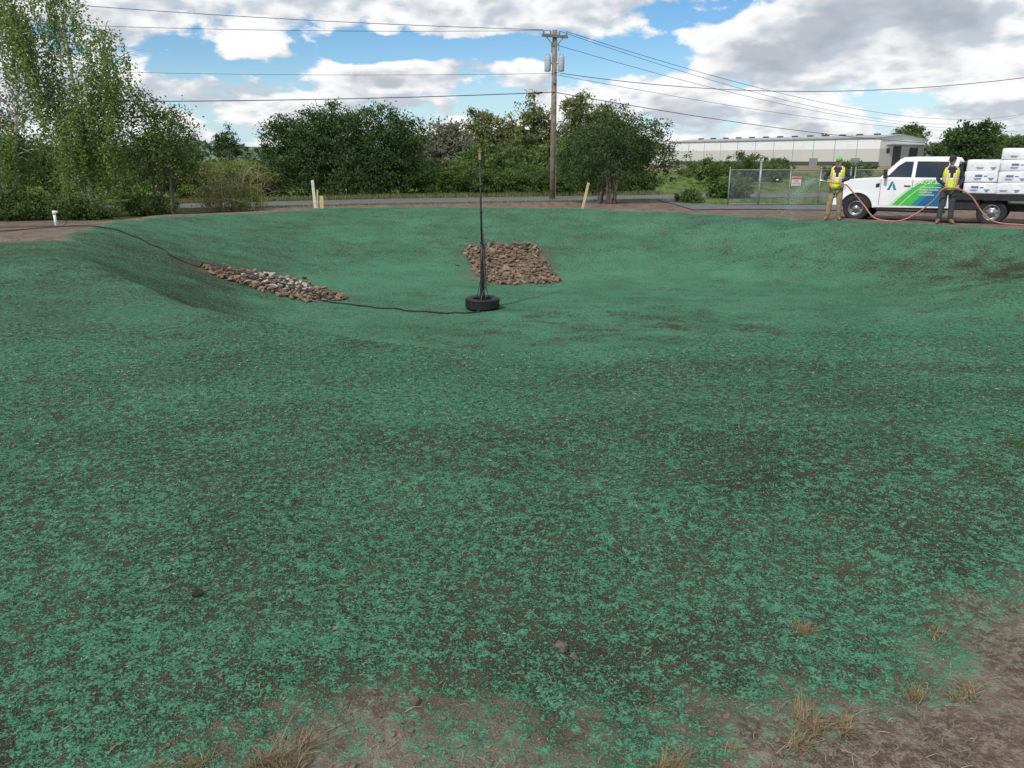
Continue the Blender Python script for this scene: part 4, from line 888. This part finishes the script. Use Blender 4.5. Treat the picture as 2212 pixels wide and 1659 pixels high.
def person(x,y,rz,label,J,caps,pants,shirt,bootm,glasses,headturn,headdown):
    e=empty('person',(x,y,H(x,y)),rz,label=label,cat="person",group="crew members in high-visibility vests")
    order=['pelvis','spine','chest','neck','head','shL','elL','wrL','shR','elR','wrR','hipL','knL','anL','toL','hipR','knR','anR','toR']
    idx={k:i for i,k in enumerate(order)}
    ed=[('pelvis','spine'),('spine','chest'),('chest','neck'),('neck','head'),('chest','shL'),('shL','elL'),('elL','wrL'),('chest','shR'),('shR','elR'),('elR','wrR'),('pelvis','hipL'),('hipL','knL'),('knL','anL'),('anL','toL'),('pelvis','hipR'),('hipR','knR'),('knR','anR'),('anR','toR')]
    rb=dict(pelvis=.115,spine=.11,chest=.12,neck=.055,head=.05,shL=.06,elL=.04,wrL=.028,shR=.06,elR=.04,wrR=.028,hipL=.085,knL=.055,anL=.04,toL=.03,hipR=.085,knR=.055,anR=.04,toR=.03)
    V,F=skinmesh([J[k] for k in order],[(idx[a],idx[b_]) for a,b_ in ed],[rb[k] for k in order],2); mi=[0]*len(F)
    V=list(V);F=list(F)
    def add(v,f,m=0):
        k=len(V); V.extend(v); F.extend([tuple(i+k for i in q) for q in f]); mi.extend([m]*len(f))
    hc=Vector(J['head'])+Vector((0,-.012,.075)); Mh=Matrix.Rotation(headturn,3,'Z')@Matrix.Rotation(headdown,3,'X')
    def hv(q): return tuple(hc+Mh@Vector(q))
    prof=[(-.115,.030,.035,-.03),(-.105,.045,.055,-.018),(-.08,.058,.075,-.008),(-.045,.068,.088,0),(0,.075,.095,0),(.04,.077,.098,.003),(.075,.068,.088,.005),(.10,.048,.062,.005),(.115,.015,.02,.005)]
    ring=[]; n=20
    for z,a,bb,yo in prof:
        for k in range(n):
            t=2*math.pi*k/n; ring.append((a*math.cos(t),bb*math.sin(t)+yo,z))
    f=[]
    for i in range(len(prof)-1):
        for k in range(n): f.append((i*n+k,i*n+(k+1)%n,(i+1)*n+(k+1)%n,(i+1)*n+k))
    f.append(tuple(range(n))[::-1]); f.append(tuple((len(prof)-1)*n+k for k in range(n)))
    add([hv(q) for q in ring],f)
    nb=B(); nb.add([(-.006,-.09,.012),(.006,-.09,.012),(-.016,-.088,-.030),(.016,-.088,-.030),(0,-.118,-.028),(0,-.085,-.04)],[(0,1,4),(0,4,2),(1,3,4),(2,4,5),(4,3,5)]); 
    for s in (-1,1): nb.ell((s*.077,.005,-.01),(.010,.018,.03),8,6)
    add([hv(q) for q in nb.v],nb.f)
    mb=B(); mb.box((0,-.083,-.062),(.045,.012,.010)); 
    for s in (-1,1): mb.ell((s*.028,-.086,.008),(.012,.007,.007),8,6)
    add([hv(q) for q in mb.v],mb.f,1)
    eb=B()
    for s in (-1,1): eb.box((s*.028,-.092,.026),(.030,.010,.007))
    add([hv(q) for q in eb.v],eb.f,2)
    for sd2,wk,ek in ((1,'wrL','elL'),(-1,'wrR','elR')):
        wv=Vector(J[wk]); dv=(wv-Vector(J[ek])).normalized(); dv=(dv+Vector(J.get('hd'+wk[-1],(0,0,0)))).normalized()
        add(*hand(wv,dv,J['curl'+wk[-1]],sd2))
    o=mkmesh('body',V,F,[skinm,pmat('lip_eye',(.16,.07,.06),.4,.1),hairm],e,smooth=True,mi=mi)
    b=B(); b.ell((0,.018,.03),(.083,.095,.085),16,10); b.v=[hv((q[0],max(q[1],-.04),max(q[2],-.04))) for q in b.v]; b.obj('hair',hairm,o,smooth=True)
    so_=['spine','chest','neck','shL','elL','wrL','shR','elR','wrR']; si={k:i for i,k in enumerate(so_)}
    low=tuple(Vector(J['pelvis'])+Vector((0,0,.02)))
    pts=[J[k] for k in so_]+[low]; 
    for wk,ek in (('wrL','elL'),('wrR','elR')):
        pts[si[wk]]=tuple(Vector(J[wk])*.95+Vector(J[ek])*.05)
    rs=dict(spine=.145,chest=.15,neck=.065,shL=.082,elL=.060,wrL=.042,shR=.082,elR=.060,wrR=.042)
    v,f=skinmesh(pts,[(si['spine'],si['chest']),(si['chest'],si['neck']),(si['chest'],si['shL']),(si['shL'],si['elL']),(si['elL'],si['wrL']),(si['chest'],si['shR']),(si['shR'],si['elR']),(si['elR'],si['wrR']),(si['spine'],9)],[rs[k] for k in so_]+[.15],2)
    v=[(a,b_*.88,c) if (abs(a)<.17 and b_>-.16) else (a,b_,c) for a,b_,c in v]
    mkmesh('shirt',v,f,shirt,o,smooth=True)
    to=['pelvis','hipL','knL','anL','hipR','knR','anR']; v,f=skinmesh([J[k] for k in to],[(0,1),(1,2),(2,3),(0,4),(4,5),(5,6)],[.145,.112,.085,.072,.112,.085,.072],2); mkmesh('trousers',v,f,pants,o,smooth=True)
    for s in 'LR':
        an,tt=Vector(J['an'+s]),Vector(J['to'+s]); heel=an+Vector((0,.05,-.045))
        v,f=skinmesh([an+Vector((0,0,.06)),an,heel,tt],[(0,1),(1,2),(1,3)],[.058,.055,.045,.048],2); v=[(a,b_,max(c,.0)) for a,b_,c in v]; mkmesh('boot',v,f,bootm,o,smooth=True)
    cx,cy=J['chest'][0],J['chest'][1]; n=32; rings=[(.90,.185,.158),(.98,.186,.158),(1.10,.184,.156),(1.22,.192,.158),(1.34,.205,.160),(1.42,.212,.148),(1.47,.190,.125),(1.505,.125,.095),(1.52,.085,.080)]
    v=[];f=[]
    for z,a,bb in rings:
        t0=(z-.9)/.5; ox=J['pelvis'][0]*(1-t0)+cx*t0 if t0<1 else cx; oy=J['pelvis'][1]*(1-t0)+cy*t0 if t0<1 else cy
        for k in range(n):
            t=2*math.pi*k/n; v.append((ox+a*math.cos(t),oy+bb*math.sin(t)*(1+.03*math.sin(5*t+z*9)),z))
    for i in range(len(rings)-1):
        for k in range(n):
            t=(2*math.pi*(k+.5)/n); fr_=abs(((t-1.5*math.pi+math.pi)%(2*math.pi))-math.pi)
            zz=rings[i][0]
            if zz>=1.22 and fr_<.22+(zz-1.22)*1.7: continue
            if 1.22<zz<1.45 and abs(math.cos(t))>.975: continue
            f.append((i*n+k,i*n+(k+1)%n,(i+1)*n+(k+1)%n,(i+1)*n+k))
    vo=mkmesh('vest',v,f,vm,o,smooth=True); sl=vo.modifiers.new('s','SOLIDIFY'); sl.thickness=.008; sl.offset=1
    b=B(); pr=[(.088,.035),(.090,.055),(.085,.085),(.066,.115),(.035,.130),(0,.133)]
    b.revolve(pr,(0,.004,0),'z',20,0)
    b.v=[(a*.98,b_*1.13,c) for a,b_,c in b.v]
    bv=[];bf=[]
    for i in range(9):
        a=math.pi*(1.15+.70*i/8); bv+=[(.083*math.cos(a),.098*math.sin(a)+.004,.042),(.075*math.cos(a)*1.0,.004+.098*math.sin(a)-.075*abs(math.sin(a)),.030)]
    for i in range(8): bf+=[(2*i,2*i+1,2*i+3,2*i+2)]
    b.add(bv,bf,1); b.v=[hv(q) for q in b.v]; c_=b.obj('cap',caps,o,smooth=True); sl=c_.modifiers.new('s','SOLIDIFY'); sl.thickness=.005
    if glasses:
        b=B()
        for s in (-1,1): b.ell((s*.030,-.098,.008),(.027,.008,.018),12,8)
        b.box((0,-.10,.012),(.02,.006,.006)); 
        for s in (-1,1): b.box((s*.072,-.045,.012),(.006,.10,.006))
        b.v=[hv(q) for q in b.v]; b.obj('sunglasses',blackp,o,smooth=True)
    return e
J1=dict(pelvis=(0,.0,.95),spine=(0,0,1.12),chest=(0,.01,1.33),neck=(0,0,1.50),head=(0,-.01,1.57),shL=(.18,.01,1.42),elL=(.33,.0,1.19),wrL=(.12,-.24,1.10),
        shR=(-.18,.0,1.42),elR=(-.34,-.06,1.20),wrR=(-.20,-.30,1.13),hipL=(.09,0,.88),knL=(.13,-.02,.50),anL=(.15,.04,.10),toL=(.19,-.12,.05),hipR=(-.09,0,.88),knR=(-.13,-.06,.50),anR=(-.15,-.04,.10),toR=(-.20,-.20,.05),
        curlL=(0,-.2,-1),curlR=(0,-.2,-1),hdL=(-.3,-.2,0),hdR=(.1,-.3,0))
tan=pmat('khaki_canvas',(.28,.21,.12),.85,.15,8,bump=.3,bscale=20); dgrey=pmat('charcoal_cloth',(.055,.06,.07),.85,.2,8,bump=.3,bscale=20); navy=pmat('navy_cloth',(.025,.03,.045),.85,.2,8); capg=pmat('cap_green',(.12,.50,.12),.7,.1); capk=pmat('cap_grey',(.10,.12,.12),.7,.1)
bootb=pmat('brown_leather',(.20,.12,.06),.7,.2,15)
p1=person(9.35,23.0,-.48,"person in tan trousers, green cap and hi-vis vest spraying with hose",J1,[capg,capk],tan,navy,bootb,False,-.2,.12)
J2=dict(pelvis=(0,0,.97),spine=(0,0,1.14),chest=(0,.01,1.35),neck=(-.005,0,1.52),head=(-.01,-.01,1.595),shL=(.185,.01,1.44),elL=(.31,.02,1.18),wrL=(.17,-.22,1.0),
        shR=(-.185,.01,1.44),elR=(-.31,.02,1.18),wrR=(-.12,-.25,1.02),hipL=(.09,0,.90),knL=(.12,-.02,.51),anL=(.15,.03,.10),toL=(.21,-.12,.05),hipR=(-.09,0,.90),knR=(-.12,-.03,.51),anR=(-.14,.02,.10),toR=(-.20,-.13,.05),
        curlL=(0,-.3,-1),curlR=(0,-.3,-1),hdL=(-.2,-.3,0),hdR=(.2,-.3,0))
p2=person(11.78,21.5,-.35,"person in dark trousers, navy cap and hi-vis vest holding hose",J2,[navy,navy],dgrey,navy,bootb,True,-.55,.22)
def loc(p,q):
    c,s=math.cos(p.rotation_euler.z),math.sin(p.rotation_euler.z); return (p.location.x+q[0]*c-q[1]*s,p.location.y+q[0]*s+q[1]*c,p.location.z+q[2])
hz=lambda x,y,dz=.03:(x,y,H(x,y)+dz)
path=[loc(p1,(-.26,-.41,1.10)),loc(p1,(-.16,-.385,1.08)),loc(p1,(.05,-.31,1.05)),loc(p1,(.26,-.24,1.02)),loc(p1,(.44,-.16,.84)),hz(10.02,22.62,.46),hz(10.28,22.45,.12),hz(10.6,22.3,.03),hz(10.9,22.1,.04),hz(11.15,21.85,.22),hz(11.38,21.5,.60),
      loc(p2,(-.20,-.34,.93)),loc(p2,(-.02,-.34,.965)),loc(p2,(.18,-.30,.94)),hz(12.22,21.15,.74),hz(12.55,21.1,.34),hz(12.9,21.05,.10),hz(13.5,21.0,.03),hz(14.3,20.9,.03),hz(15.5,20.9,.03)]
b=B(); b.tube(catmull(path,8),.020,10); o=b.obj('spray_hose',pmat('coral_hose',(.46,.21,.155),.55,.15),smooth=True); meta(o,label="thick coral-orange hydroseeding hose held by two workers",cat="hose")
a0=Vector(path[0]); dr=(Vector(path[0])-Vector(path[1])).normalized(); b=B(); b.tube([a0,a0+dr*.10,a0+dr*.22],[.035,.028,.018],12); o=b.obj('spray_nozzle',chrome,smooth=True); meta(o,label="metal spray nozzle on the end of the hose",cat="nozzle")
rg=np.random.default_rng(9); n=6500; t=rg.uniform(0,1,n)**.75; tip=a0+dr*.22
P=np.stack([tip.x-t*1.0+rg.normal(size=n)*.15*t,tip.y-t*.6+rg.normal(size=n)*.2*t,tip.z+.10*t-.95*t*t+rg.normal(size=n)*.18*t],1)
V_,F_=leafquads(P,.011,rg,.8); o=bigmesh('mulch_spray',V_,F_,leafmat('spray_droplets',(.25,.45,.36),(.6,.72,.66),.5),tint=np.repeat(rg.uniform(0,1,n),4)); meta(o,label="fine mist of green slurry leaving the nozzle",cat="spray",kind="stuff")
print('done')
